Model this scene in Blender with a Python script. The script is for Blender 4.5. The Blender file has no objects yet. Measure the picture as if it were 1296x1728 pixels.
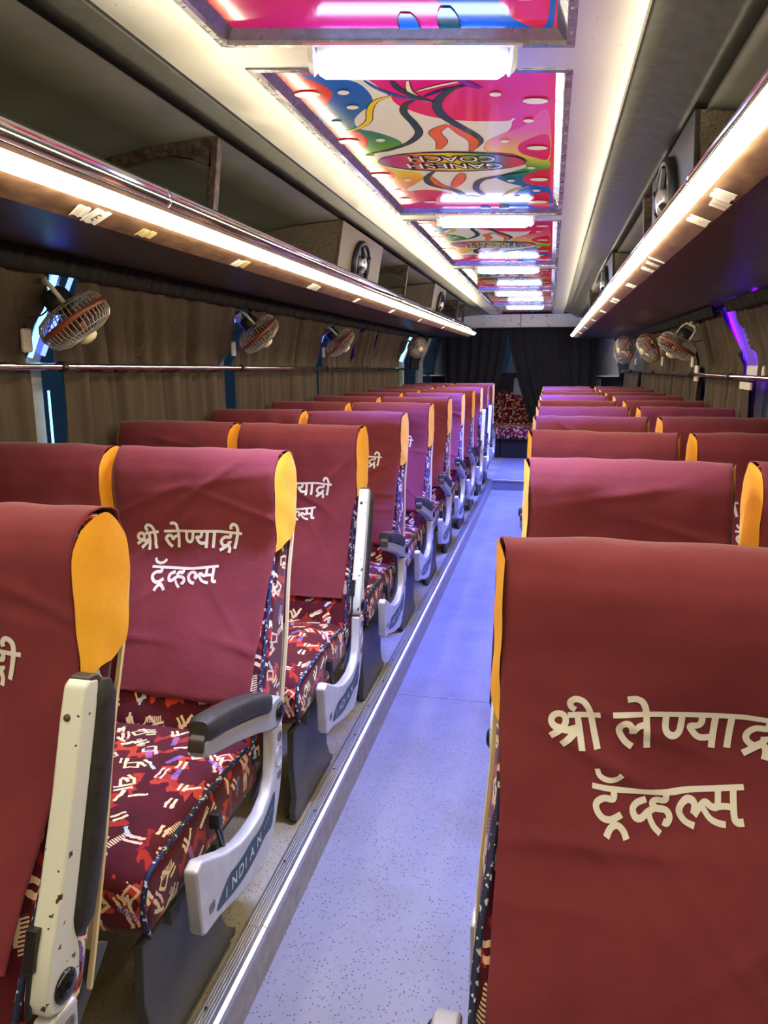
import bpy, bmesh, math, random
from mathutils import Vector, Matrix
import numpy as np
PI = math.pi
D = bpy.data
SC = bpy.context.scene
COL = SC.collection

# ---------------------------------------------------------------- camera, world, exposure
EYE = 1.45                                   # eye height above the aisle floor
cam_data = D.cameras.new('camera')
cam_data.sensor_fit = 'VERTICAL'
cam_data.sensor_height = 36.0
cam_data.lens = 26.0
cam_data.clip_start = 0.02
cam = D.objects.new('camera', cam_data)
COL.objects.link(cam)
cam.matrix_world = Matrix(((0.97667484, -0.04282383, 0.21041002, 0.0),
                           (0.21472367, 0.19478505, -0.95705409, 0.0),
                           (0.0, 0.97991066, 0.19943695, EYE),
                           (0.0, 0.0, 0.0, 1.0)))
SC.camera = cam
SC.view_settings.view_transform = 'Standard'
SC.view_settings.look = 'None'
SC.view_settings.gamma = 1.0
SC.view_settings.exposure = 1.45
SC.view_settings.use_curve_mapping = False
SC.cycles.use_denoising = True
SC.cycles.max_bounces = 8
SC.cycles.sample_clamp_indirect = 6.0
world = D.worlds.new('night_sky')
SC.world = world
world.use_nodes = True
bg = world.node_tree.nodes['Background']
bg.inputs[0].default_value = (0.10, 0.24, 0.45, 1)
bg.inputs[1].default_value = 0.035
# strengths of the coach's own lamps (used by the lamp builders below)
LED_POWER = 20.0
LED_COLOR = (1.0, 0.86, 0.56)
LAMP_POWER = 8.0
LAMP_COLOR = (0.42, 0.52, 1.0)
LAMP_BEAM = (0.07, 0.13, 1.0)
BEAM_WATTS = 25.0
LAMP_NEAR = (0.42, 0.50, 1.0)
NEON_BLUE = (0.06, 0.10, 1.0)
NEON_CYAN = (0.12, 0.50, 1.0)
NEON_PURPLE = (0.26, 0.0, 1.0)

# ---------------------------------------------------------------- material helpers
class X:
    """A socket that builds Math nodes with ordinary operators."""
    def __init__(s, nt, sock): s.nt, s.s = nt, sock
    def op(s, o, b=None, c=None):
        n = s.nt.nodes.new('ShaderNodeMath'); n.operation = o
        for i, v in enumerate((s, b, c)):
            if v is None: continue
            if isinstance(v, X): s.nt.links.new(v.s, n.inputs[i])
            else: n.inputs[i].default_value = v
        return X(s.nt, n.outputs[0])
    def __add__(s, b): return s.op('ADD', b)
    __radd__ = __add__
    def __sub__(s, b): return s.op('SUBTRACT', b)
    def __mul__(s, b): return s.op('MULTIPLY', b)
    __rmul__ = __mul__
    def lt(s, b): return s.op('LESS_THAN', b)
    def gt(s, b): return s.op('GREATER_THAN', b)
    def abs(s): return s.op('ABSOLUTE')
    def frac(s): return s.op('FRACT')
    def max(s, b): return s.op('MAXIMUM', b)
    def sin(s): return s.op('SINE')
    def cos(s): return s.op('COSINE')

class Mat:
    def __init__(s, name, color=(0.5, 0.5, 0.5), rough=0.5, metal=0.0, **kw):
        s.m = D.materials.new(name); s.m.use_nodes = True
        s.nt = s.m.node_tree
        s.b = s.nt.nodes['Principled BSDF']
        s.b.inputs['Base Color'].default_value = (*color, 1)
        s.b.inputs['Roughness'].default_value = rough
        s.b.inputs['Metallic'].default_value = metal
        s.m.diffuse_color = (*color, 1)
        for k, v in kw.items():
            s.b.inputs[k.replace('_', ' ')].default_value = v
    def node(s, t, **kw):
        n = s.nt.nodes.new(t)
        for k, v in kw.items(): setattr(n, k, v)
        return n
    def link(s, a, b): s.nt.links.new(a.s if isinstance(a, X) else a, b)
    def coord(s, kind='Object', scale=(1, 1, 1)):
        t = s.node('ShaderNodeTexCoord'); m = s.node('ShaderNodeMapping')
        m.inputs['Scale'].default_value = scale
        s.link(t.outputs[kind], m.inputs['Vector'])
        return m.outputs[0]
    def noise(s, vec, scale, detail=3, rough=0.55):
        n = s.node('ShaderNodeTexNoise')
        n.inputs['Scale'].default_value = scale; n.inputs['Detail'].default_value = detail
        n.inputs['Roughness'].default_value = rough
        s.link(vec, n.inputs['Vector'])
        return X(s.nt, n.outputs['Fac'])
    def ramp(s, fac, *stops):
        r = s.node('ShaderNodeValToRGB')
        s.link(fac, r.inputs[0])
        e = r.color_ramp.elements
        while len(e) < len(stops): e.new(0.5)
        for i, (p, c) in enumerate(stops):
            e[i].position = p
            e[i].color = (*c, 1) if not isinstance(c, (int, float)) else (c, c, c, 1)
        return r.outputs[0]
    def mix(s, fac, a, b):
        n = s.node('ShaderNodeMix', data_type='RGBA')
        for v, i in ((fac, n.inputs[0]), (a, n.inputs[6]), (b, n.inputs[7])):
            if isinstance(v, tuple): i.default_value = (*v, 1)
            elif isinstance(v, (int, float)): i.default_value = v
            else: s.link(v, i)
        return n.outputs[2]
    def base(s, sock): s.link(sock, s.b.inputs['Base Color'])
    def rough(s, sock): s.link(sock, s.b.inputs['Roughness'])
    def bump(s, h, strength=0.3, dist=0.01):
        n = s.node('ShaderNodeBump')
        n.inputs['Strength'].default_value = strength; n.inputs['Distance'].default_value = dist
        s.link(h, n.inputs['Height']); s.link(n.outputs[0], s.b.inputs['Normal'])

def plain(name, color, rough=0.5, metal=0.0, **kw):
    return Mat(name, color, rough, metal, **kw).m

def mottled(name, a, b, scale, rough=0.5, metal=0.0, lo=0.35, hi=0.65, bump=0.0, coord='Object', **kw):
    M = Mat(name, a, rough, metal, **kw)
    v = M.coord(coord)
    f = M.noise(v, scale, 5)
    M.base(M.ramp(f, (lo, a), (hi, b)))
    if bump: M.bump(f, bump)
    return M.m

def glow(name, color, power):
    m = D.materials.new(name); m.use_nodes = True
    nt = m.node_tree
    for n in list(nt.nodes): nt.nodes.remove(n)
    o = nt.nodes.new('ShaderNodeOutputMaterial'); e = nt.nodes.new('ShaderNodeEmission')
    e.inputs[0].default_value = (*color, 1); e.inputs[1].default_value = power
    nt.links.new(e.outputs[0], o.inputs[0])
    m.diffuse_color = (*color, 1)
    return m

def cloth_mat(name, a, b, weave=900, sheen=0.15):
    M = Mat(name, a, 0.85)
    M.b.inputs['Sheen Weight'].default_value = sheen
    M.b.inputs['Sheen Roughness'].default_value = 0.4
    M.b.inputs['Specular IOR Level'].default_value = 0.25
    v = M.coord('Object')
    f = M.noise(v, 7, 4)
    M.base(M.ramp(f, (0.35, a), (0.68, b)))
    g = M.noise(v, 14, 3)
    w = M.noise(v, weave, 1)
    M.bump(g * 1.0 + w * 0.12, 0.35, 0.012)
    return M.m

def moquette():
    """Dark red seat fabric printed with short brush strokes, outlined squares and zigzags."""
    M = Mat('printed_moquette', (0.09, 0.008, 0.014), 0.9)
    M.b.inputs['Sheen Weight'].default_value = 0.12
    M.b.inputs['Specular IOR Level'].default_value = 0.2
    uv = M.node('ShaderNodeUVMap', uv_map='uv').outputs[0]
    wob = M.node('ShaderNodeTexNoise'); wob.inputs['Scale'].default_value = 45; wob.inputs['Detail'].default_value = 2
    M.link(uv, wob.inputs['Vector'])
    def layer(scale, off, length, width, style, thr, wobble=0.25):
        mp = M.node('ShaderNodeMapping'); mp.inputs['Location'].default_value = (off, off * 1.7, 0)
        M.link(uv, mp.inputs['Vector'])
        vo = M.node('ShaderNodeTexVoronoi', voronoi_dimensions='2D'); vo.inputs['Scale'].default_value = scale
        vo.inputs['Randomness'].default_value = 0.75
        M.link(mp.outputs[0], vo.inputs['Vector'])
        sub = M.node('ShaderNodeVectorMath', operation='SUBTRACT')
        M.link(mp.outputs[0], sub.inputs[0]); M.link(vo.outputs['Position'], sub.inputs[1])
        sp = M.node('ShaderNodeSeparateXYZ'); M.link(sub.outputs[0], sp.inputs[0])
        cs = M.node('ShaderNodeSeparateColor'); M.link(vo.outputs['Color'], cs.inputs[0])
        r, g, b = (X(M.nt, cs.outputs[i]) for i in range(3))
        px, py = X(M.nt, sp.outputs[0]) * scale, X(M.nt, sp.outputs[1]) * scale
        a = r * 6.283
        x = px * a.cos() + py * a.sin()
        y = py * a.cos() - px * a.sin()
        n = X(M.nt, wob.outputs['Fac']) - 0.5
        y = y + n * wobble
        if style == 'pair':
            y = y.abs() - width * 1.9
            m = (y.abs()).lt(width) * x.abs().lt(g * length * 0.5 + length * 0.5)
        elif style == 'zig':
            y = y + ((x * 2.6).frac() - 0.5).abs() * 0.5 - 0.12
            m = y.abs().lt(width) * x.abs().lt(length)
        elif style == 'box':
            q = x.abs().max(y.abs() * 1.3)
            m = (q - length).abs().lt(width)
        elif style == 'comb':
            m = y.abs().lt(width * 2.4) * x.abs().lt(length) * ((x * 16).frac().lt(0.55))
        else:
            m = y.abs().lt(width) * x.abs().lt(g * length * 0.5 + length * 0.5)
        return m * b.gt(thr), g
    v = M.coord('UV')
    f = M.noise(uv, 9, 4)
    col = M.ramp(f, (0.35, (0.055, 0.004, 0.010)), (0.7, (0.12, 0.010, 0.018)))
    for args, c1, c2 in (((8, 0.3, 0.46, 0.10, 'zig', 0.12, 0.3), (0.36, 0.022, 0.014), (0.50, 0.05, 0.02)),
                         ((9, 4.1, 0.45, 0.055, 'dash', 0.25, 0.35), (0.30, 0.018, 0.016), (0.42, 0.03, 0.02)),
                         ((15, 1.7, 0.32, 0.05, 'pair', 0.30, 0.2), (0.80, 0.66, 0.36), (0.80, 0.55, 0.40)),
                         ((14, 2.9, 0.19, 0.045, 'box', 0.55, 0.15), (0.78, 0.62, 0.36), (0.80, 0.50, 0.36)),
                         ((15, 6.3, 0.34, 0.06, 'dash', 0.36, 0.25), (0.42, 0.55, 0.62), (0.78, 0.68, 0.40)),
                         ((13, 8.9, 0.28, 0.035, 'comb', 0.60, 0.1), (0.28, 0.20, 0.55), (0.80, 0.62, 0.42))):
        m, g = layer(*args)
        col = M.mix(m, col, M.mix(g.gt(0.5), c1, c2))
    M.base(col)
    w = M.noise(uv, 500, 1)
    M.bump(w, 0.15, 0.003)
    return M.m

MAROON = cloth_mat('maroon_cloth', (0.150, 0.022, 0.034), (0.185, 0.030, 0.042))
YELLOW = cloth_mat('yellow_cloth', (0.82, 0.36, 0.022), (0.92, 0.46, 0.035), 900, 0.05)
BLUELIT = cloth_mat('blue_lit_seat_side', (0.03, 0.06, 0.75), (0.05, 0.09, 0.9), 900, 0.05)
LETTER = plain('cream_print', (0.70, 0.68, 0.67), 0.8)
FABRIC = moquette()
_p = Mat('navy_piping', (0.01, 0.014, 0.06), 0.7)
_v = _p.coord('Object'); _n = _p.noise(_v, 110, 1); _p.base(_p.ramp(_n, (0.60, (0.008, 0.014, 0.07)), (0.64, (0.55, 0.6, 0.62))))
PIPING = _p.m
CREAM = plain('cream_plastic', (0.78, 0.66, 0.38), 0.45)
SILVER = mottled('silver_paint', (0.56, 0.57, 0.58), (0.66, 0.67, 0.68), 18, 0.34, 0.25)
_p = Mat('chipped_enamel', (0.72, 0.74, 0.70), 0.32)
_v = _p.coord('Object'); _n = _p.noise(_v, 55, 3, 0.6)
_p.base(_p.ramp(_n, (0.655, (0.70, 0.73, 0.69)), (0.67, (0.055, 0.03, 0.022))))
CHIPPED = _p.m
GREYMETAL = plain('grey_arm_metal', (0.42, 0.43, 0.42), 0.4, 0.3)
BLACK = plain('black_plastic', (0.012, 0.012, 0.014), 0.38)
RUBBER = mottled('worn_black_pad', (0.018, 0.018, 0.017), (0.035, 0.034, 0.031), 60, 0.55, bump=0.15)
DARKGLOSS = plain('dark_gloss', (0.01, 0.01, 0.012), 0.12)
PEDESTAL = mottled('dark_grey_paint', (0.050, 0.050, 0.046), (0.075, 0.073, 0.066), 9, 0.5)
RUST = plain('rusty_screw', (0.13, 0.07, 0.05), 0.6, 0.4)
DECAL = plain('teal_decal', (0.012, 0.055, 0.085), 0.4)
def vinyl(name, base, dirt, dirt_lo, dirt_hi, speck=0.5):
    M = Mat(name, base, 0.42)
    v = M.coord('Object')
    vo = M.node('ShaderNodeTexVoronoi'); vo.inputs['Scale'].default_value = 105
    M.link(v, vo.inputs['Vector'])
    cs = M.node('ShaderNodeSeparateColor'); M.link(vo.outputs['Color'], cs.inputs[0])
    m = X(M.nt, vo.outputs['Distance']).lt(0.24) * X(M.nt, cs.outputs[0]).gt(0.35)
    d = M.noise(v, 3.2, 6)
    c = M.mix(M.ramp(d, (dirt_lo, 0.0), (dirt_hi, 1.0)), base, dirt)
    fine = M.noise(v, 60, 4)
    c = M.mix(M.ramp(fine, (0.45, 0.0), (0.75, 0.35)), c, dirt)
    M.base(M.mix(m, c, (0.10, 0.07, 0.12)))
    M.rough(M.ramp(d, (0.3, 0.36), (0.7, 0.55)))
    return M.m
FLOORV = vinyl('speckled_floor_vinyl', (0.25, 0.245, 0.28), (0.205, 0.19, 0.19), 0.45, 0.75)
PLATV = vinyl('dirty_platform_vinyl', (0.36, 0.345, 0.30), (0.27, 0.21, 0.10), 0.42, 0.62)
RISERV = mottled('scuffed_riser_vinyl', (0.30, 0.26, 0.22), (0.40, 0.36, 0.33), 25, 0.5)
ALU = Mat('ribbed_aluminium', (0.62, 0.63, 0.66), 0.28, 0.9).m
CHROME = Mat('scratched_chrome', (0.72, 0.74, 0.78), 0.12, 1.0).m
_p = Mat('tarnished_chrome', (0.52, 0.53, 0.57), 0.2, 0.95)
_v = _p.coord('Object'); _n = _p.noise(_v, 22, 5); _p.base(_p.ramp(_n, (0.4, (0.34, 0.33, 0.36)), (0.66, (0.50, 0.51, 0.56)))); _p.rough(_p.ramp(_n, (0.35, 0.38), (0.65, 0.2)))
FRAMEM = _p.m
_p = Mat('spotted_sheet_metal', (0.80, 0.79, 0.74), 0.30, 0.75)
_v = _p.coord('Object', (1.6, 1.0, 1.0)); _n = _p.noise(_v, 75, 2)
_p.base(_p.ramp(_n, (0.68, (0.84, 0.83, 0.78)), (0.74, (0.60, 0.58, 0.52)))); _n2 = _p.noise(_v, 6, 3); _p.rough(_p.ramp(_n2, (0.3, 0.30), (0.7, 0.40)))
SHEET = _p.m
_p = Mat('spotted_white_panel', (0.86, 0.88, 0.86), 0.4)
_v = _p.coord('Object'); _n = _p.noise(_v, 17, 4)
_p.base(_p.ramp(_n, (0.62, (0.86, 0.88, 0.86)), (0.69, (0.40, 0.38, 0.33))))
PANELW = _p.m
OLIVE = mottled('olive_roof_laminate', (0.15, 0.15, 0.125), (0.19, 0.187, 0.155), 5, 0.42)
LEATHER = mottled('dark_leatherette', (0.042, 0.041, 0.037), (0.060, 0.058, 0.052), 30, 0.36, bump=0.08)
_p = Mat('rack_laminate', (0.05, 0.042, 0.038), 0.38)
_v = _p.coord('Object', (6, 1, 6)); _n = _p.noise(_v, 6, 5); _p.base(_p.ramp(_n, (0.3, (0.036, 0.028, 0.026)), (0.7, (0.070, 0.056, 0.048))))
RACKM = _p.m
_p = Mat('worn_brown_board', (0.13, 0.075, 0.045), 0.4)
_v = _p.coord('Object', (1, 0.35, 1)); _n = _p.noise(_v, 34, 6); _p.base(_p.ramp(_n, (0.3, (0.080, 0.042, 0.026)), (0.58, (0.17, 0.10, 0.060)), (0.8, (0.32, 0.20, 0.11))))
BOARD = _p.m
_p = Mat('rusty_brown_steel', (0.10, 0.07, 0.05), 0.5, 0.2)
_v = _p.coord('Object'); _n = _p.noise(_v, 40, 5); _p.base(_p.ramp(_n, (0.4, (0.070, 0.045, 0.035)), (0.75, (0.24, 0.17, 0.11))))
POSTM = _p.m
_p = Mat('scroll_wallpaper', (0.32, 0.25, 0.16), 0.55)
_v = _p.coord('Object'); _w = _p.node('ShaderNodeTexVoronoi', feature='DISTANCE_TO_EDGE'); _w.inputs['Scale'].default_value = 24
_nn = _p.node('ShaderNodeTexNoise'); _nn.inputs['Scale'].default_value = 16; _p.link(_v, _nn.inputs['Vector'])
_mx = _p.node('ShaderNodeVectorMath', operation='ADD'); _p.link(_v, _mx.inputs[0]); _p.link(_nn.outputs['Color'], _mx.inputs[1]); _p.link(_mx.outputs[0], _w.inputs['Vector'])
_p.base(_p.ramp(_w.outputs['Distance'], (0.05, (0.12, 0.085, 0.055)), (0.10, (0.30, 0.24, 0.16))))
WALLPAPER = _p.m
def curtain_mat(name, a, b):
    M = Mat(name, a, 0.9); M.b.inputs['Specular IOR Level'].default_value = 0.15
    v = M.coord('Object', (5, 5, 0.6)); f = M.noise(v, 5, 4)
    M.base(M.ramp(f, (0.3, a), (0.7, b)))
    w = M.noise(M.coord('Object'), 500, 1); M.bump(w, 0.1, 0.003)
    return M.m
BROWNC = curtain_mat('brown_curtain_cloth', (0.075, 0.056, 0.040), (0.105, 0.080, 0.058))
NAVYC = curtain_mat('black_curtain_cloth', (0.012, 0.012, 0.014), (0.021, 0.021, 0.024))
VALANCE = curtain_mat('valance_cloth', (0.016, 0.015, 0.015), (0.030, 0.028, 0.027))
PURPLEC = curtain_mat('sheer_purple_lit_curtain', (0.45, 0.42, 0.50), (0.62, 0.6, 0.66))
def sheer(name, col):
    M = Mat(name, col, 0.9); nt = M.nt
    t = nt.nodes.new('ShaderNodeBsdfTranslucent'); t.inputs[0].default_value = (*col, 1)
    mx = nt.nodes.new('ShaderNodeMixShader'); mx.inputs[0].default_value = 0.6
    nt.links.new(M.b.outputs[0], mx.inputs[1]); nt.links.new(t.outputs[0], mx.inputs[2])
    nt.links.new(mx.outputs[0], nt.nodes['Material Output'].inputs[0])
    return M.m
PURPLEC = sheer('purple_glow_sheer', (0.45, 0.25, 0.8))  # sheer cloth tinted purple: the glow of the gap is put into its colour
PAPER = plain('white_paper', (0.85, 0.83, 0.78), 0.7)
TAPE = plain('yellowed_tape', (0.66, 0.54, 0.25), 0.5)
CLEAR = Mat('clear_tape', (0.70, 0.66, 0.58), 0.25).m
FANWHITE = plain('aged_white_plastic', (0.68, 0.64, 0.54), 0.45)
FANORANGE = plain('rust_orange_plastic', (0.20, 0.050, 0.020), 0.4)
WIRE = plain('cage_wire', (0.55, 0.52, 0.44), 0.35, 0.5)
MOTOR = plain('motor_black', (0.02, 0.02, 0.022), 0.4)
WALLG = mottled('grey_wall_sheet', (0.26, 0.28, 0.27), (0.36, 0.38, 0.36), 12, 0.5)
WALLD = mottled('dark_wall_lining', (0.030, 0.028, 0.026), (0.05, 0.046, 0.042), 8, 0.6)
GREYCUSH = cloth_mat('pale_headrest_vinyl', (0.42, 0.42, 0.44), (0.5, 0.5, 0.52), 300, 0.0)
GLASS = Mat('window_glass', (0.75, 0.9, 0.95), 0.03, 0.0, Transmission_Weight=1.0).m
LEDM = glow('warm_led', LED_COLOR, LED_POWER)
LAMPM = glow('cool_lamp', LAMP_COLOR, LAMP_POWER)
LAMPN = glow('near_cool_lamp', LAMP_NEAR, LAMP_POWER * 1.0)
NBLUE = glow('blue_neon', NEON_BLUE, 3.0)
NCYAN = glow('cyan_neon', NEON_CYAN, 2.2)
NPURP = glow('purple_neon', NEON_PURPLE, 60.0)
CLEARP = Mat('clear_lamp_cap', (0.8, 0.82, 0.85), 0.2).m
_p = Mat('printed_ceiling_sheet', (0.8, 0.8, 0.8), 0.10)
_p.b.inputs['Specular IOR Level'].default_value = 0.16
_a = _p.node('ShaderNodeVertexColor', layer_name='Col'); _p.base(_a.outputs[0])
_p.b.inputs['Coat Weight'].default_value = 0.05; _p.b.inputs['Coat Roughness'].default_value = 0.04
ARTM = _p.m

# ---------------------------------------------------------------- mesh helpers
class MB:
    def __init__(s): s.v, s.f, s.mi, s.c = [], [], [], []
    def add(s, verts, faces, mi=0, col=None):
        o = len(s.v); s.v += [tuple(p) for p in verts]
        for f in faces:
            s.f.append([i + o for i in f]); s.mi.append(mi)
        s.c += [col or (1, 1, 1)] * len(verts) if not isinstance(col, list) else col
    def box(s, c, d, mi=0, R=None):
        x, y, z = (k / 2 for k in d)
        vs = [Vector((a * x, b * y, e * z)) for a in (-1, 1) for b in (-1, 1) for e in (-1, 1)]
        if R is not None: vs = [R @ v for v in vs]
        vs = [v + Vector(c) for v in vs]
        s.add(vs, [(0, 1, 3, 2), (4, 6, 7, 5), (0, 4, 5, 1), (2, 3, 7, 6), (0, 2, 6, 4), (1, 5, 7, 3)], mi)
    def hexa(s, p8, mi=0):
        s.add(p8, [(0, 3, 2, 1), (4, 5, 6, 7), (0, 1, 5, 4), (1, 2, 6, 5), (2, 3, 7, 6), (3, 0, 4, 7)], mi)
    def prism(s, poly, a, b, to3=None, mi=0):
        """poly in (p, q) extruded from a to b; to3(p, q, t) -> xyz, by default p=y, q=z, t=x"""
        to3 = to3 or (lambda p, q, t: (t, p, q))
        n = len(poly)
        vs = [to3(p, q, a) for p, q in poly] + [to3(p, q, b) for p, q in poly]
        fs = [tuple(range(n))[::-1], tuple(range(n, 2 * n))] + [(i, (i + 1) % n, n + (i + 1) % n, n + i) for i in range(n)]
        s.add(vs, fs, mi)
    def tube(s, pts, r, n=8, mi=0, cap=True, closed=False):
        P = [Vector(p) for p in pts]; m = len(P)
        rr = r if isinstance(r, (list, tuple)) else [r] * m
        vs = []; prev = None
        for i, p in enumerate(P):
            a = P[i - 1] if (i > 0 or closed) else P[0]
            b = P[(i + 1) % m] if (i < m - 1 or closed) else P[-1]
            t = (b - a).normalized()
            if prev is None:
                u = t.orthogonal().normalized()
            else:
                u = (prev - t * prev.dot(t))
                u = u.normalized() if u.length > 1e-6 else t.orthogonal().normalized()
            prev = u; w = t.cross(u)
            for k in range(n):
                an = 2 * PI * k / n
                vs.append(p + (u * math.cos(an) + w * math.sin(an)) * rr[i])
        fs = []
        for i in range(m if closed else m - 1):
            j = (i + 1) % m
            for k in range(n):
                fs.append((i * n + k, i * n + (k + 1) % n, j * n + (k + 1) % n, j * n + k))
        if cap and not closed:
            fs.append(tuple(range(n))[::-1]); fs.append(tuple(range((m - 1) * n, m * n)))
        s.add(vs, fs, mi)
    def lathe(s, prof, c, axis, n=24, mi=0, cap=True):
        """prof: (radius, distance along axis)"""
        ax = Vector(axis).normalized(); u = ax.orthogonal().normalized(); w = ax.cross(u); c = Vector(c)
        vs = []
        for r, h in prof:
            for k in range(n):
                an = 2 * PI * k / n
                vs.append(c + ax * h + (u * math.cos(an) + w * math.sin(an)) * r)
        fs = [(i * n + k, i * n + (k + 1) % n, (i + 1) * n + (k + 1) % n, (i + 1) * n + k) for i in range(len(prof) - 1) for k in range(n)]
        if cap:
            fs.append(tuple(range(n))[::-1]); fs.append(tuple(range((len(prof) - 1) * n, len(prof) * n)))
        s.add(vs, fs, mi)
    def grid(s, rows, mi=0, closed=False):
        n = len(rows[0]); vs = [p for r in rows for p in r]
        fs = []
        for i in range(len(rows) - 1):
            for k in range(n if closed else n - 1):
                fs.append((i * n + k, i * n + (k + 1) % n, (i + 1) * n + (k + 1) % n, (i + 1) * n + k))
        s.add(vs, fs, mi)
    def mesh(s, name, mats, smooth=False, uv=False, fix=True, colors=False):
        me = D.meshes.new(name)
        me.from_pydata([tuple(v) for v in s.v], [], s.f)
        for m in (mats if isinstance(mats, (list, tuple)) else [mats]): me.materials.append(m)
        me.polygons.foreach_set('material_index', s.mi)
        if smooth: me.polygons.foreach_set('use_smooth', [True] * len(s.f))
        me.update()
        if fix:
            bm = bmesh.new(); bm.from_mesh(me)
            bmesh.ops.recalc_face_normals(bm, faces=bm.faces); bm.to_mesh(me); bm.free()
        if colors:
            a = me.color_attributes.new('Col', 'FLOAT_COLOR', 'POINT')
            for i, c in enumerate(s.c): a.data[i].color = (*c, 1)
        if uv:
            l = me.uv_layers.new(name='uv')
            for p in me.polygons:
                nx, ny, nz = (abs(k) for k in p.normal)
                for li in p.loop_indices:
                    x, y, z = me.vertices[me.loops[li].vertex_index].co
                    if nx >= ny and nx >= nz: q = (y + 0.37, z + 0.11)
                    elif nz >= ny: q = (x, y + 0.53)
                    else: q = (x, z + 0.05)
                    l.data[li].uv = q
        return me

def link(name, me, parent=None, loc=None):
    o = D.objects.new(name, me); COL.objects.link(o)
    if parent is not None: o.parent = parent
    if loc is not None: o.location = loc
    return o
def make(name, mb, mats, parent=None, smooth=False, bevel=0, seg=2, uv=False, solid=0, sub=0, fix=True, colors=False, autos=None, loc=None):
    o = link(name, mb.mesh(name, mats, smooth, uv, fix, colors), parent, loc)
    if solid:
        m = o.modifiers.new('solid', 'SOLIDIFY'); m.thickness = solid; m.offset = 0
    if bevel:
        m = o.modifiers.new('bevel', 'BEVEL'); m.width = bevel; m.segments = seg; m.limit_method = 'ANGLE'; m.angle_limit = math.radians(40)
        for p in o.data.polygons: p.use_smooth = True
        m.harden_normals = True
    if sub:
        m = o.modifiers.new('sub', 'SUBSURF'); m.levels = sub; m.render_levels = sub
    return o
def tag(o, label, cat, group=None, kind=None):
    o['label'] = label; o['category'] = cat
    if group: o['group'] = group
    if kind: o['kind'] = kind
    return o
def thing(name, label, cat, loc=(0, 0, 0), group=None, rotz=0):
    o = D.objects.new(name, None); COL.objects.link(o); o.location = loc; o.rotation_euler = (0, 0, rotz)
    o.empty_display_size = 0.1
    return tag(o, label, cat, group)
def structure(name, mb, mats, label=None, cat=None, **kw):
    o = make(name, mb, mats, **kw); o['kind'] = 'structure'
    if label: o['label'] = label
    if cat: o['category'] = cat
    return o
def copy_tree(o, parent=None):
    c = o.copy(); COL.objects.link(c)
    if parent is not None: c.parent = parent
    for ch in o.children: copy_tree(ch, c)
    return c
def spline(pts, k=6, closed=False):
    P = [Vector(p) for p in pts]; n = len(P); out = []
    rng = range(n if closed else n - 1)
    for i in rng:
        p0 = P[(i - 1) % n] if (closed or i > 0) else P[0]
        p1, p2 = P[i], P[(i + 1) % n]
        p3 = P[(i + 2) % n] if (closed or i + 2 < n) else P[-1]
        for j in range(k):
            t = j / k
            out.append(0.5 * ((2 * p1) + (p2 - p0) * t + (2 * p0 - 5 * p1 + 4 * p2 - p3) * t * t + (3 * p1 - p0 - 3 * p2 + p3) * t ** 3))
    if not closed: out.append(P[-1])
    return out
def ribbon2(pts, w):
    """2-D stroke -> left and right outlines"""
    L, R = [], []
    for i, p in enumerate(pts):
        a = pts[max(i - 1, 0)]; b = pts[min(i + 1, len(pts) - 1)]
        dx, dy = b[0] - a[0], b[1] - a[1]; n = math.hypot(dx, dy) or 1
        ww = w[i] if isinstance(w, list) else w
        L.append((p[0] - dy / n * ww / 2, p[1] + dx / n * ww / 2)); R.append((p[0] + dy / n * ww / 2, p[1] - dx / n * ww / 2))
    return L, R
def text_polys(body, size, extra=None):
    """flat letter outlines: faces of Blender's built-in font as (verts2d, faces)"""
    cu = D.curves.new('lettering', 'FONT'); cu.body = body; cu.size = size; cu.align_x = 'CENTER'; cu.align_y = 'CENTER'
    cu.resolution_u = 3
    if extra: cu.offset = extra
    ob = D.objects.new('lettering', cu); COL.objects.link(ob)
    dg = bpy.context.evaluated_depsgraph_get(); me = ob.evaluated_get(dg).to_mesh()
    vs = [(v.co.x, v.co.y) for v in me.vertices]; fs = [tuple(p.vertices) for p in me.polygons]
    ob.evaluated_get(dg).to_mesh_clear(); D.objects.remove(ob); D.curves.remove(cu)
    return vs, fs
def zc(z): return z + EYE                     # height measured from the eye -> height above the aisle floor
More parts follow.
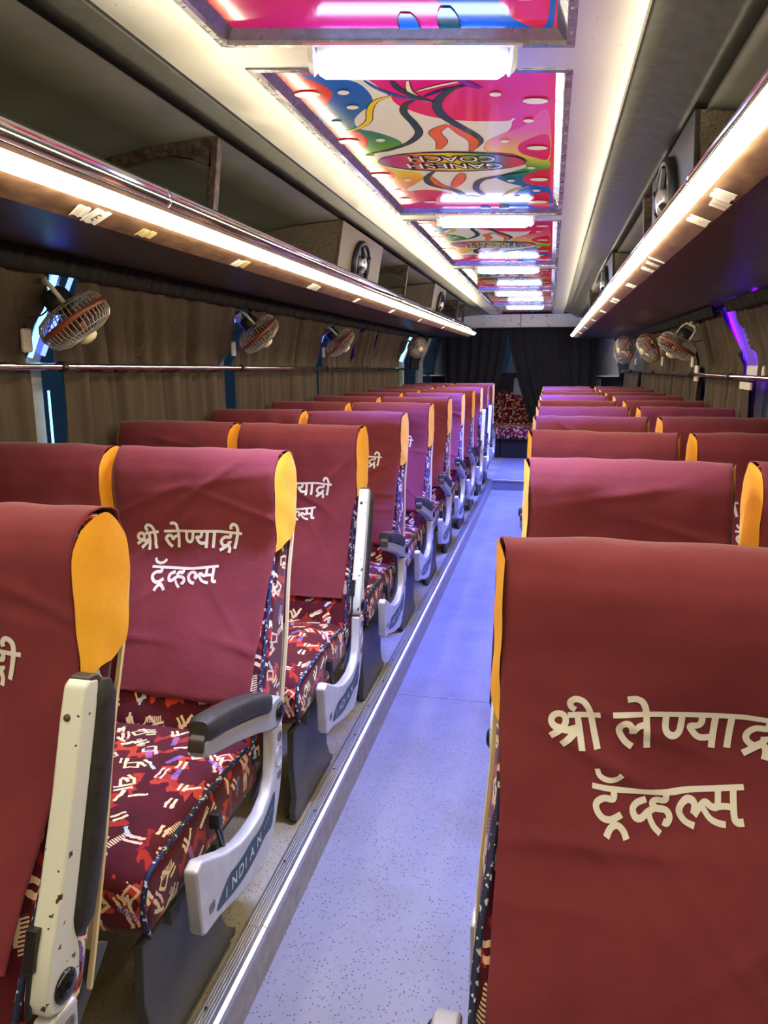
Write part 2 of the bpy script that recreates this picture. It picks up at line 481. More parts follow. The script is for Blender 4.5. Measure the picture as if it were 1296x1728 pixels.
STROKES = [[0.0082,[[-0.1586,0.861],[-0.1494,0.8681],[-0.1423,0.8737],[-0.1395,0.8814],[-0.1426,0.8881],[-0.1492,0.8894],[-0.1557,0.8862],[-0.1581,0.8804],[-0.1549,0.8746],[-0.1471,0.872],[-0.1365,0.8705],[-0.1283,0.8732],[-0.1214,0.8761]]],[0.0082,[[-0.1438,0.8521],[-0.1344,0.8616],[-0.1222,0.8735]]],[0.0082,[[-0.1251,0.8896],[-0.1215,0.8711],[-0.1179,0.8497]]],[0.0082,[[-0.1279,0.8975],[-0.1337,0.901],[-0.1346,0.9072],[-0.1289,0.912],[-0.1197,0.911],[-0.1135,0.9051],[-0.1094,0.8966],[-0.1042,0.8745],[-0.099,0.8533]]],[0.0074,[[-0.1372,0.8887],[-0.119,0.8926],[-0.0968,0.8962]]],[0.007,[[-0.0815,0.8982],[-0.0393,0.9013],[-0.0176,0.9023],[0.065,0.9058],[0.098,0.9046],[0.1377,0.9027]]],[0.0082,[[-0.0644,0.9191],[-0.0538,0.9209],[-0.0462,0.9175],[-0.0421,0.9098],[-0.0404,0.9012],[-0.0392,0.8815],[-0.038,0.8583]]],[0.0082,[[-0.0565,0.8593],[-0.0658,0.8659],[-0.0724,0.8761],[-0.0726,0.8829],[-0.0677,0.8881],[-0.0617,0.8884],[-0.0574,0.8837],[-0.0566,0.8757]]],[0.0074,[[-0.0558,0.8782],[-0.0494,0.886],[-0.0401,0.8889]]],[0.0082,[[-0.0159,0.9006],[-0.0162,0.8852],[-0.0131,0.878],[-0.0061,0.8751],[-0.0001,0.8786],[0.0023,0.8861],[0.0035,0.9015]]],[0.0082,[[0.0276,0.9015],[0.0272,0.8942],[0.0231,0.8894],[0.014,0.8882],[0.0175,0.8808],[0.0237,0.8749],[0.0313,0.8739],[0.0417,0.8759]]],[0.0082,[[0.0434,0.9041],[0.0407,0.8621]]],[0.0082,[[0.0627,0.9051],[0.0594,0.8631]]],[0.0082,[[0.1068,0.9036],[0.1053,0.8929],[0.0924,0.8922],[0.0839,0.8867],[0.081,0.8792],[0.0845,0.8726],[0.092,0.8694],[0.1005,0.8741],[0.1039,0.8798]]],[0.0111,[[0.1033,0.8822],[0.1044,0.8774]]],[0.0082,[[0.0781,0.8582],[0.0899,0.8656],[0.101,0.8729]]],[0.0082,[[0.1022,0.8712],[0.1051,0.8634],[0.1036,0.8529]]],[0.0082,[[0.1082,0.9128],[0.1072,0.9194],[0.1122,0.9254],[0.1197,0.9242],[0.1245,0.9184],[0.1259,0.9082],[0.1231,0.8863],[0.1184,0.8638]]],[0.0066,[[-0.104,0.8096],[-0.0609,0.8084],[-0.0114,0.8097],[0.0311,0.8134],[0.0795,0.8197]]],[0.0066,[[-0.0985,0.8304],[-0.0949,0.8221],[-0.0851,0.8183],[-0.075,0.8204],[-0.068,0.8279]]],[0.0078,[[-0.0775,0.8077],[-0.0781,0.7982],[-0.089,0.7975],[-0.0977,0.7915],[-0.0977,0.7835],[-0.0904,0.7753],[-0.0796,0.7747],[-0.0678,0.7822]]],[0.0078,[[-0.0855,0.7552],[-0.0801,0.7656],[-0.0724,0.7693],[-0.0652,0.7642],[-0.0613,0.7557]]],[0.0078,[[-0.038,0.7998],[-0.0493,0.7952],[-0.0541,0.7886],[-0.051,0.7806],[-0.0436,0.7795],[-0.0358,0.7858],[-0.0256,0.7912]]],[0.0078,[[-0.014,0.8083],[-0.0153,0.8001],[-0.0259,0.7998],[-0.0303,0.7951],[-0.0257,0.7904],[-0.0142,0.7887],[-0.0094,0.782],[-0.0125,0.7752],[-0.0174,0.7764]]],[0.0066,[[-0.0281,0.7902],[-0.0342,0.7843],[-0.0292,0.772],[-0.0206,0.7642]]],[0.0078,[[0.0194,0.7763],[0.0082,0.7799],[0.0018,0.7889],[0.0043,0.7982],[0.0127,0.8026],[0.0203,0.7987],[0.0188,0.7884]]],[0.0074,[[0.0192,0.7869],[0.0269,0.7952],[0.0337,0.8],[0.0408,0.7961],[0.0478,0.7973],[0.0492,0.8129]]],[0.0066,[[0.0302,0.7946],[0.0378,0.7849],[0.0473,0.7808],[0.0567,0.7799]]],[0.0066,[[0.0484,0.7965],[0.0562,0.7978],[0.0659,0.7976]]],[0.0078,[[0.0671,0.8171],[0.0668,0.7899],[0.0701,0.7835],[0.0778,0.784]]]]
ART = {"red_left":[[-0.6892,1.9614],[-0.6227,1.9767],[-0.5883,2.0405],[-0.5892,2.1],[-0.6256,2.1725],[-0.6699,2.2403],[-0.686,2.3062],[-0.6671,2.3785],[-0.6048,2.4247],[-0.5938,2.51],[-0.6223,2.6017],[-0.6762,2.6716],[-0.6984,2.7454],[-0.678,2.8235],[-0.6131,2.856],[-0.6003,2.9762],[-0.646,3.0762],[-0.6936,3.115],[-0.6819,3.2292],[-0.6393,3.294],[-0.6222,3.408],[-0.6672,3.6621],[-0.7295,3.6621]],"band":[[-0.6289,1.9614],[-0.5577,1.9614],[-0.5033,2.0081],[-0.4904,2.1],[-0.5056,2.1725],[-0.5504,2.2403],[-0.5853,2.3126],[-0.5896,2.3899],[-0.5502,2.4246],[-0.503,2.4974],[-0.4967,2.5616],[-0.5451,2.6376],[-0.6047,2.6716],[-0.6204,2.7606],[-0.5861,2.8826],[-0.5115,2.9234],[-0.4993,3.0124],[-0.5425,3.1072],[-0.5918,3.1957],[-0.6222,3.408],[-0.6568,3.6621],[-0.7503,3.6621],[-0.7459,3.2292],[-0.71,2.7303],[-0.691,2.3233],[-0.6227,1.9767]],"white":[[-0.5604,1.9614],[-0.5033,2.0081],[-0.4904,2.1],[-0.5056,2.1725],[-0.5504,2.2403],[-0.5853,2.3126],[-0.5896,2.3899],[-0.5502,2.4246],[-0.503,2.4974],[-0.4967,2.5616],[-0.5451,2.6376],[-0.6047,2.6716],[-0.6204,2.7606],[-0.5861,2.8826],[-0.5115,2.9234],[-0.4993,3.0124],[-0.5425,3.1072],[-0.5918,3.1957],[-0.5897,3.2505],[-0.4808,3.2292],[-0.3948,3.3614],[-0.2841,3.408],[-0.2358,3.4079],[-0.1718,3.272],[-0.1403,3.1669],[-0.2062,3.0685],[-0.223,2.9941],[-0.1556,2.9062],[-0.1131,2.8559],[-0.1465,2.7005],[-0.2334,2.6431],[-0.2389,2.5748],[-0.2149,2.4974],[-0.1542,2.4129],[-0.1377,2.3233],[-0.1413,2.2914],[-0.297,2.3019],[-0.4118,2.2205],[-0.4475,2.0913],[-0.4791,1.9767]],"blob":[[-0.441,2.1176],[-0.4211,2.0913],[-0.3799,2.0405],[-0.3157,1.9922],[-0.2792,1.969],[-0.217,2.0081],[-0.1603,2.1819],[-0.1367,2.3019],[-0.2013,2.319],[-0.2852,2.3126],[-0.3585,2.281],[-0.4118,2.2205],[-0.4368,2.1725]],"right_warm":[[-0.0344,2.2204],[-0.1052,2.3672],[-0.176,2.4364],[-0.2229,2.5099],[-0.2389,2.5748],[-0.2297,2.6431],[-0.1528,2.6715],[-0.1102,2.7606],[-0.1212,2.8559],[-0.0355,2.7916]],"right_red1":[[-0.0349,2.4604],[-0.0954,2.4973],[-0.1301,2.5747],[-0.1259,2.6572],[-0.0859,2.7153],[-0.0354,2.7362]],"right_red2":[[-0.0357,2.8892],[-0.099,2.9407],[-0.1312,3.0308],[-0.112,3.1149],[-0.0363,3.1467]],"right_green":[[-0.0355,2.7606],[-0.1131,2.8559],[-0.223,2.9941],[-0.2062,3.0685],[-0.1654,3.1268],[-0.1128,3.1467],[-0.1266,3.0234],[-0.0946,2.9303],[-0.0357,2.8825]],"right_blue":[[-0.0362,3.1387],[-0.1212,3.1268],[-0.1455,3.1874],[-0.1842,3.3386],[-0.2485,3.4559],[-0.2514,3.662],[-0.0373,3.662]],"right_red3":[[-0.0365,3.272],[-0.0986,3.3161],[-0.1302,3.4317],[-0.1037,3.5559],[-0.0371,3.5818]],"pink_bottom":[[-0.6222,3.408],[-0.5897,3.2505],[-0.4808,3.2292],[-0.3948,3.3614],[-0.2841,3.408],[-0.2485,3.4559],[-0.2514,3.662],[-0.6568,3.6621]],"ellipse":[[-0.1128,2.7667],[-0.1173,2.79],[-0.1296,2.8129],[-0.1494,2.8347],[-0.1762,2.8548],[-0.2093,2.8723],[-0.2477,2.8867],[-0.2902,2.8974],[-0.3353,2.904],[-0.3814,2.9062],[-0.427,2.904],[-0.4704,2.8974],[-0.5103,2.8867],[-0.5451,2.8724],[-0.5739,2.8548],[-0.5957,2.8348],[-0.6101,2.8129],[-0.6167,2.79],[-0.6155,2.7668],[-0.6068,2.744],[-0.5909,2.7222],[-0.5686,2.7021],[-0.5406,2.6841],[-0.5078,2.6689],[-0.4711,2.6566],[-0.4316,2.6476],[-0.3904,2.6422],[-0.3485,2.6403],[-0.3071,2.6421],[-0.2672,2.6476],[-0.23,2.6566],[-0.1963,2.6688],[-0.1673,2.6841],[-0.1437,2.702],[-0.1263,2.7221],[-0.1159,2.7439]]}
DOTS = [[[-0.6162,2.0878],[-0.6227,2.0984],[-0.6347,2.1069],[-0.6498,2.1117],[-0.6651,2.1117],[-0.6773,2.1069],[-0.6841,2.0984],[-0.684,2.0878],[-0.6773,2.0774],[-0.6653,2.0691],[-0.6504,2.0645],[-0.6355,2.0645],[-0.6234,2.0691],[-0.6165,2.0774]],[[-0.5382,2.0707],[-0.5416,2.0781],[-0.5473,2.0841],[-0.5543,2.0874],[-0.5611,2.0874],[-0.5663,2.0841],[-0.5689,2.0781],[-0.5684,2.0707],[-0.5649,2.0633],[-0.5592,2.0575],[-0.5524,2.0542],[-0.5457,2.0542],[-0.5405,2.0575],[-0.5379,2.0633]],[[-0.5427,2.1876],[-0.5462,2.1951],[-0.5523,2.2011],[-0.5598,2.2044],[-0.5672,2.2044],[-0.573,2.2011],[-0.5761,2.1951],[-0.5759,2.1876],[-0.5723,2.1802],[-0.5662,2.1743],[-0.5588,2.171],[-0.5515,2.171],[-0.5457,2.1743],[-0.5426,2.1802]],[[-0.6237,2.3255],[-0.6273,2.333],[-0.6332,2.3391],[-0.6405,2.3425],[-0.6475,2.3425],[-0.6529,2.3391],[-0.6556,2.333],[-0.6551,2.3255],[-0.6515,2.318],[-0.6455,2.3121],[-0.6384,2.3088],[-0.6314,2.3088],[-0.6261,2.3121],[-0.6233,2.318]],[[-0.6209,2.5201],[-0.6271,2.5312],[-0.6392,2.5402],[-0.6548,2.5452],[-0.6708,2.5452],[-0.6838,2.5402],[-0.6913,2.5312],[-0.6919,2.5201],[-0.6854,2.5091],[-0.6733,2.5004],[-0.6579,2.4956],[-0.6423,2.4956],[-0.6294,2.5004],[-0.6218,2.5091]],[[-0.5371,2.5024],[-0.5402,2.5101],[-0.5456,2.5162],[-0.5523,2.5197],[-0.5589,2.5197],[-0.5641,2.5162],[-0.5669,2.5101],[-0.5667,2.5024],[-0.5635,2.4948],[-0.5581,2.4888],[-0.5515,2.4854],[-0.545,2.4854],[-0.5398,2.4888],[-0.537,2.4948]],[[-0.6187,2.7006],[-0.6218,2.7083],[-0.627,2.7144],[-0.6333,2.7179],[-0.6394,2.7179],[-0.6442,2.7144],[-0.6465,2.7083],[-0.6461,2.7006],[-0.643,2.693],[-0.6378,2.6869],[-0.6315,2.6835],[-0.6255,2.6835],[-0.6208,2.6869],[-0.6183,2.693]],[[-0.6118,2.9619],[-0.6183,2.9743],[-0.6315,2.9843],[-0.6489,2.9899],[-0.667,2.9899],[-0.682,2.9843],[-0.691,2.9743],[-0.6921,2.9619],[-0.6854,2.9497],[-0.6721,2.9399],[-0.6549,2.9345],[-0.6372,2.9345],[-0.6224,2.9399],[-0.6133,2.9497]],[[-0.5515,3.0384],[-0.5543,3.0465],[-0.5593,3.053],[-0.5655,3.0567],[-0.5716,3.0567],[-0.5765,3.053],[-0.5792,3.0465],[-0.579,3.0384],[-0.5762,3.0303],[-0.5712,3.0238],[-0.5651,3.0203],[-0.559,3.0203],[-0.5541,3.0238],[-0.5515,3.0303]],[[-0.6225,3.2292],[-0.6258,3.2384],[-0.6315,3.2458],[-0.6385,3.25],[-0.6455,3.25],[-0.651,3.2458],[-0.6538,3.2384],[-0.6536,3.2292],[-0.6502,3.2201],[-0.6445,3.2128],[-0.6375,3.2087],[-0.6307,3.2087],[-0.6252,3.2128],[-0.6223,3.2201]],[[-0.61,3.3939],[-0.6147,3.4041],[-0.6242,3.4123],[-0.6366,3.4169],[-0.6496,3.4169],[-0.6604,3.4123],[-0.6668,3.4041],[-0.6678,3.3939],[-0.663,3.3838],[-0.6535,3.3757],[-0.6411,3.3712],[-0.6284,3.3712],[-0.6177,3.3757],[-0.6111,3.3838]],[[-0.1536,2.0826],[-0.1555,2.0893],[-0.1601,2.0948],[-0.1664,2.0978],[-0.1732,2.0978],[-0.1791,2.0948],[-0.1829,2.0893],[-0.1839,2.0826],[-0.1819,2.0759],[-0.1773,2.0706],[-0.1711,2.0676],[-0.1644,2.0676],[-0.1585,2.0706],[-0.1547,2.0759]],[[-0.0342,2.1337],[-0.0375,2.144],[-0.047,2.1523],[-0.0606,2.1569],[-0.0756,2.1569],[-0.0891,2.1523],[-0.0982,2.144],[-0.1011,2.1337],[-0.0975,2.1236],[-0.088,2.1155],[-0.0746,2.1111],[-0.0599,2.1111],[-0.0467,2.1155],[-0.0375,2.1236]],[[-0.0753,2.304],[-0.0769,2.3114],[-0.0812,2.3173],[-0.0873,2.3207],[-0.094,2.3207],[-0.0999,2.3174],[-0.1038,2.3114],[-0.1051,2.304],[-0.1033,2.2967],[-0.0991,2.2909],[-0.093,2.2876],[-0.0865,2.2876],[-0.0806,2.2908],[-0.0766,2.2967]],[[-0.1566,2.5124],[-0.1583,2.5191],[-0.1623,2.5244],[-0.1679,2.5273],[-0.1739,2.5273],[-0.1791,2.5244],[-0.1826,2.5191],[-0.1835,2.5125],[-0.1817,2.5059],[-0.1777,2.5006],[-0.1722,2.4977],[-0.1662,2.4977],[-0.161,2.5006],[-0.1576,2.5059]],[[-0.0373,2.5881],[-0.0407,2.5987],[-0.0501,2.6072],[-0.0637,2.6119],[-0.0788,2.6119],[-0.0922,2.6072],[-0.1014,2.5987],[-0.1044,2.5881],[-0.1008,2.5777],[-0.0913,2.5693],[-0.0779,2.5647],[-0.0631,2.5647],[-0.0498,2.5693],[-0.0406,2.5776]],[[-0.0815,2.8494],[-0.0832,2.8565],[-0.0875,2.8622],[-0.0938,2.8654],[-0.1006,2.8654],[-0.1067,2.8622],[-0.1108,2.8565],[-0.1121,2.8494],[-0.1104,2.8423],[-0.106,2.8366],[-0.0998,2.8335],[-0.093,2.8335],[-0.087,2.8366],[-0.0829,2.8423]],[[-0.0369,3.0234],[-0.0403,3.0347],[-0.0499,3.0438],[-0.0637,3.0489],[-0.0791,3.0489],[-0.0928,3.0438],[-0.1021,3.0347],[-0.1053,3.0234],[-0.1016,3.0122],[-0.092,3.0033],[-0.0783,2.9984],[-0.0632,2.9984],[-0.0496,3.0033],[-0.0402,3.0122]],[[-0.1618,3.0458],[-0.1636,3.054],[-0.168,3.0605],[-0.1741,3.0642],[-0.1806,3.0642],[-0.1863,3.0605],[-0.1901,3.054],[-0.1911,3.0458],[-0.1892,3.0377],[-0.1848,3.0312],[-0.1788,3.0276],[-0.1723,3.0276],[-0.1666,3.0312],[-0.1629,3.0377]],[[-0.0665,3.2165],[-0.0682,3.2256],[-0.0729,3.233],[-0.0795,3.2371],[-0.0869,3.2371],[-0.0934,3.233],[-0.0978,3.2256],[-0.0992,3.2165],[-0.0974,3.2074],[-0.0927,3.2002],[-0.0861,3.1962],[-0.0789,3.1962],[-0.0724,3.2002],[-0.068,3.2074]],[[-0.0378,3.4413],[-0.0417,3.4539],[-0.0527,3.4641],[-0.0685,3.4697],[-0.086,3.4697],[-0.1017,3.4641],[-0.1123,3.4539],[-0.1159,3.4413],[-0.1117,3.4288],[-0.1007,3.4189],[-0.0851,3.4134],[-0.0679,3.4134],[-0.0524,3.4189],[-0.0417,3.4288]],[[-0.1514,3.3476],[-0.1531,3.3556],[-0.1574,3.362],[-0.1632,3.3655],[-0.1696,3.3655],[-0.1752,3.362],[-0.1788,3.3556],[-0.1799,3.3477],[-0.1781,3.3398],[-0.1739,3.3335],[-0.1681,3.33],[-0.1618,3.33],[-0.1563,3.3335],[-0.1526,3.3398]],[[-0.511,3.4414],[-0.5151,3.4498],[-0.5242,3.4565],[-0.5366,3.4603],[-0.5497,3.4603],[-0.5609,3.4565],[-0.568,3.4498],[-0.5695,3.4414],[-0.5653,3.433],[-0.5562,3.4264],[-0.5439,3.4227],[-0.531,3.4227],[-0.5198,3.4264],[-0.5127,3.433]]]
RIBBONS = [["blue",0.0083,[[-0.4827,1.9923],[-0.4577,2.0572],[-0.4156,2.1088],[-0.3713,2.1266],[-0.3328,2.1483]]],["teal",0.0137,[[-0.3848,2.1356],[-0.4155,2.1725],[-0.431,2.2403],[-0.4207,2.3451],[-0.4226,2.4365],[-0.4676,2.5355],[-0.5407,2.6154],[-0.6171,2.6601]]],["teal",0.0159,[[-0.2282,2.0081],[-0.2861,2.0656],[-0.3276,2.1539],[-0.3301,2.2604],[-0.2914,2.3672],[-0.2536,2.4604],[-0.2477,2.5355],[-0.2887,2.6375]]],["yellow",0.0104,[[-0.4375,2.1],[-0.4885,2.1447],[-0.5208,2.2205],[-0.545,2.3126],[-0.5868,2.3785],[-0.6291,2.413]]],["orange",0.0242,[[-0.3257,2.3494],[-0.373,2.4246],[-0.3659,2.5226],[-0.3896,2.6154]]],["orange",0.0213,[[-0.3224,2.3494],[-0.2925,2.4364],[-0.2665,2.5226],[-0.2842,2.6292]]],["cream",0.0095,[[-0.3769,1.9922],[-0.3844,2.0656],[-0.3654,2.1266],[-0.3388,2.1483]]],["cream",0.0068,[[-0.367,2.0656],[-0.3034,2.0241],[-0.2433,1.9922]]],["teal",0.0107,[[-0.4159,1.9923],[-0.4059,2.0571],[-0.3699,2.1176],[-0.3328,2.1483]]],["navy",0.0069,[[-0.3566,2.1088],[-0.3023,2.0571],[-0.2355,2.0241]]],["purple",0.0146,[[-0.2563,1.9613],[-0.2338,2.0081],[-0.2033,2.0438]]],["teal",0.0183,[[-0.4481,2.9131],[-0.4882,3.0124],[-0.4839,3.1268],[-0.4076,3.2292],[-0.3923,3.3386],[-0.4445,3.4559]]],["orange",0.0159,[[-0.4727,2.9942],[-0.4573,3.1268],[-0.4117,3.1874]]],["orange",0.0259,[[-0.3483,2.9408],[-0.3733,3.0496],[-0.4092,3.167]]],["teal",0.0145,[[-0.1064,2.9062],[-0.2092,2.9761],[-0.2913,3.0496],[-0.3214,3.1874],[-0.3053,3.3161],[-0.3248,3.4317]]],["yellow",0.0073,[[-0.1128,3.1467],[-0.1791,3.2291],[-0.2329,3.3614]]],["purple",0.0132,[[-0.429,3.408],[-0.3545,3.3386],[-0.2937,3.408]]],["blue",0.027,[[-0.3134,3.5303],[-0.319,3.662]]],["teal",0.027,[[-0.2318,3.5051],[-0.2358,3.662]]]]
# ---------------------------------------------------------------- the coach body
Y0, Y1, YS = -1.3, 11.7, 8.72               # front bulkhead, rear wall, step across the aisle
def af(y): return -0.005 * (y - 1.9)         # aisle floor falls gently to the rear
def pf(y): return 0.115 - 0.005 * (y - 1.9)  # seat platform
AXL, AXR = -0.607, -0.101                    # risers each side of the aisle

def slab(x0, x1, y0, y1, fz, thick, n=6):
    mb = MB(); ys = [y0 + (y1 - y0) * i / n for i in range(n + 1)]
    for a, b in zip(ys[:-1], ys[1:]):
        mb.hexa([(x0, a, fz(a) - thick), (x1, a, fz(a) - thick), (x1, b, fz(b) - thick), (x0, b, fz(b) - thick),
                 (x0, a, fz(a)), (x1, a, fz(a)), (x1, b, fz(b)), (x0, b, fz(b))])
    return mb
structure('floor', slab(AXL - 0.02, AXR + 0.02, Y0, YS + 0.05, af, 0.05, 1), FLOORV)
structure('floor', slab(-1.78, AXL - 0.004, Y0, Y1, pf, 0.10, 1), PLATV)
structure('floor', slab(AXR + 0.004, 1.08, Y0, Y1, pf, 0.10, 1), PLATV)
structure('floor', slab(AXL - 0.004, AXR + 0.004, YS, Y1, pf, 0.10, 1), FLOORV)
# risers and the seams where two sheets of aisle vinyl meet
for sx, x in ((-1, AXL), (1, AXR)):
    mb = MB(); mb.hexa([(x, Y0, af(Y0) - 0.01), (x - sx * 0.003, Y0, af(Y0) - 0.01), (x - sx * 0.003, YS, af(YS) - 0.01), (x, YS, af(YS) - 0.01),
                        (x, Y0, pf(Y0) - 0.01), (x - sx * 0.003, Y0, pf(Y0) - 0.01), (x - sx * 0.003, YS, pf(YS) - 0.01), (x, YS, pf(YS) - 0.01)])
    structure('baseboard_left' if sx < 0 else 'baseboard_right', mb, RISERV)
mb = MB(); mb.box(((AXL + AXR) / 2, YS - 0.002, (af(YS) + pf(YS)) / 2 - 0.01), (AXR - AXL, 0.004, 0.115))
structure('baseboard_rear', mb, FLOORV)
mb = MB()
for y, w in ((3.02, 0.006), (8.30, 0.02), (6.05, 0.004)):
    mb.box(((AXL + AXR) / 2, y, af(y) + 0.0008), (AXR - AXL, w, 0.0016))
structure('trim_1', mb, mottled('seam_strip', (0.20, 0.20, 0.22), (0.3, 0.3, 0.32), 30, 0.4))
# ribbed aluminium edging along both platform edges, and across the step
def edging(x_in, x_out, y0, y1):
    mb = MB(); s = 1 if x_out > x_in else -1
    prof = [(0, 0.0), (0, 0.004)]
    w = abs(x_out - x_in); m = w - 0.016
    for i in range(5):
        a = 0.002 + i * (m - 0.003) / 5; q = (m - 0.003) / 5
        prof += [(a, 0.0042), (a + q * 0.55, 0.0042), (a + q * 0.6, 0.0012), (a + q * 0.95, 0.0012)]
    prof += [(m, 0.004), (m + 0.004, 0.0085), (m + 0.010, 0.0085), (w + 0.003, 0.004), (w + 0.004, -0.012), (w + 0.001, -0.026), (w - 0.001, -0.026), (w - 0.001, 0.0)]
    ends = []
    for y in (y0, y1): ends.append([(x_in + s * p, y, pf(y) + q) for p, q in prof])
    n = len(prof)
    mb.add(ends[0] + ends[1], [(i, (i + 1) % n, n + (i + 1) % n, n + i) for i in range(n)] + [tuple(range(n)), tuple(range(n, 2 * n))])
    y = math.ceil(y0 / 0.24) * 0.24
    while y < y1 - 0.02:
        mb.lathe([(0.0045, 0), (0.0035, 0.0025), (0.001, 0.003)], (x_in + s * m * (0.35 if round(y / 0.24) % 2 else 0.62), y, pf(y) + 0.003), (0, 0, 1), 8, 1)
        y += 0.24
    return mb
DARKSCREW = plain('dark_screw_head', (0.03, 0.028, 0.03), 0.5)
ys = [Y0, 1.44, 4.35, 6.9, YS]
for a, b in zip(ys[:-1], ys[1:]):
    structure('trim_2', edging(-0.658, AXL, a + 0.001, b - 0.001), [ALU, DARKSCREW])
    structure('trim_3', edging(-0.050, AXR, a + 0.001, b - 0.001), [ALU, DARKSCREW])
mb = MB(); mb.tube([(AXL, YS - 0.008, pf(YS) - 0.004), (AXR, YS - 0.008, pf(YS) - 0.004)], 0.013, 10)
mb.box(((AXL + AXR) / 2, YS + 0.02, pf(YS) + 0.002), (AXR - AXL, 0.05, 0.006))
structure('trim_4', mb, ALU)

# side walls: lower lining, window glass, pillars, header
XWL, XTL = -1.735, -1.60                     # at the rail / at the rack, on the side with the metal-edged step
XWR, XTR = 1.03, 0.905
ZR, ZT = 0.0, 0.335                          # rail and rack heights from the eye
def wall_x(side, z):
    t = min(max((z - ZR) / (ZT - ZR), 0.0), 1.6)
    return (XWL + (XTL - XWL) * t) if side < 0 else (XWR + (XTR - XWR) * t)
PILL = {-1: [0.55, 2.25, 3.76, 5.36, 7.1, 8.95, 10.3], 1: [0.55, 2.3, 4.15, 5.25, 7.1, 8.95, 10.3]}
for side, nm in ((-1, 'wall_left'), (1, 'wall_right')):
    mb = MB(); x = wall_x(side, 0); s = side
    mb.box((x + s * 0.03, (Y0 + Y1) / 2, (zc(-0.62) - 0.1) / 2), (0.05, Y1 - Y0, zc(-0.62) + 0.1))
    a, b = wall_x(side, 0.30), wall_x(side, 0.50)
    mb.hexa([(a, Y0, zc(0.30)), (a + s * 0.05, Y0, zc(0.30)), (a + s * 0.05, Y1, zc(0.30)), (a, Y1, zc(0.30)),
             (b, Y0, zc(0.56)), (b + s * 0.05, Y0, zc(0.56)), (b + s * 0.05, Y1, zc(0.56)), (b, Y1, zc(0.56))])
    structure(nm, mb, WALLD)
    for k, y in enumerate(PILL[side]):
        w = 0.10 if k < 6 else 0.16
        mb = MB(); x0, x1 = wall_x(side, 0) , wall_x(side, 0.30)
        for (za, xa), (zb, xb) in (((-0.63, x0), (0.0, x0)), ((0.0, x0), (0.31, x1))):
            mb.hexa([(xa - s * 0.008, y - w / 2, zc(za)), (xa + s * 0.05, y - w / 2, zc(za)), (xa + s * 0.05, y + w / 2, zc(za)), (xa - s * 0.008, y + w / 2, zc(za)),
                     (xb - s * 0.008, y - w / 2, zc(zb)), (xb + s * 0.05, y - w / 2, zc(zb)), (xb + s * 0.05, y + w / 2, zc(zb)), (xb - s * 0.008, y + w / 2, zc(zb))])
        structure('trim_5' if side < 0 else 'trim_6', mb, WALLG)
    P = [Y0] + PILL[side] + [Y1]
    for k, (ya, yb) in enumerate(zip(P[:-1], P[1:])):
        mb = MB(); x0, x1 = wall_x(side, 0) + s * 0.03, wall_x(side, 0.30) + s * 0.03
        mb.hexa([(x0, ya, zc(-0.62)), (x0 + s * 0.005, ya, zc(-0.62)), (x0 + s * 0.005, yb, zc(-0.62)), (x0, yb, zc(-0.62)),
                 (x0, ya, zc(0)), (x0 + s * 0.005, ya, zc(0)), (x0 + s * 0.005, yb, zc(0)), (x0, yb, zc(0))])
        mb.hexa([(x0, ya, zc(0)), (x0 + s * 0.005, ya, zc(0)), (x0 + s * 0.005, yb, zc(0)), (x0, yb, zc(0)),
                 (x1, ya, zc(0.31)), (x1 + s * 0.005, ya, zc(0.31)), (x1 + s * 0.005, yb, zc(0.31)), (x1, yb, zc(0.31))])
        structure('window_%d' % (k + 1 + (8 if side > 0 else 0)), mb, GLASS)

# roof: ceiling shell, soffits (slightly lower on one side), leatherette bands, olive side panels
def zt(x): return 0.667
SKEW = 0.22                                   # the cross bars sit slightly askew
def sk(x): return SKEW * (x + 0.354)
mb = MB(); mb.box((-0.354, (Y0 + Y1) / 2, zc(0.87)), (3.2, Y1 - Y0 + 0.1, 0.04))
structure('ceiling', mb, WALLD)
def strip(profile, thick, y0=Y0, y1=11.55):
    mb = MB(); n = len(profile)
    vs = []
    for y in (y0, y1):
        vs += [(x, y, zc(z)) for x, z in profile] + [(x, y, zc(z + thick)) for x, z in profile]
    fs = []
    for i in range(n - 1):
        fs += [(i, i + 1, 2 * n + i + 1, 2 * n + i), (n + i, n + i + 1, 3 * n + i + 1, 3 * n + i), (i, i + 1, n + i + 1, n + i), (2 * n + i, 2 * n + i + 1, 3 * n + i + 1, 3 * n + i)]
    fs += [(0, n, 3 * n, 2 * n), (n - 1, 2 * n - 1, 4 * n - 1, 3 * n - 1)]
    mb.add(vs, fs); return mb
SOF_L, SOF_R = (-0.876, -0.720), (0.024, 0.157)
structure('ceiling', strip([(SOF_L[0], 0.667), (SOF_L[1], 0.667)], 0.02), SHEET)
structure('ceiling', strip([(SOF_R[0], 0.667), (SOF_R[1], 0.667)], 0.02), SHEET)
structure('ceiling', strip([(-0.877, 0.672), (-0.90, 0.672), (-0.95, 0.665), (-0.99, 0.655)], 0.02), LEATHER, smooth=True)
structure('ceiling', strip([(0.158, 0.673), (0.17, 0.677), (0.21, 0.673), (0.26, 0.658), (0.31, 0.632), (0.345, 0.608)], 0.02), LEATHER, smooth=True)
structure('ceiling', strip([(-0.989, 0.657), (-1.20, 0.640), (-1.375, 0.612), (-1.46, 0.57), (-1.52, 0.50), (-1.57, 0.42), (-1.595, 0.33)], 0.015), OLIVE, smooth=True)
structure('ceiling', strip([(0.344, 0.610), (0.55, 0.590), (0.70, 0.572), (0.80, 0.54), (0.86, 0.48), (0.89, 0.40), (0.905, 0.29)], 0.015), OLIVE, smooth=True)
# thin pale edge of the soffit on the far side from the step edging
structure('trim_7', strip([(0.155, 0.6655), (0.160, 0.667)], 0.012), plain('pale_edge', (0.66, 0.62, 0.48), 0.4))

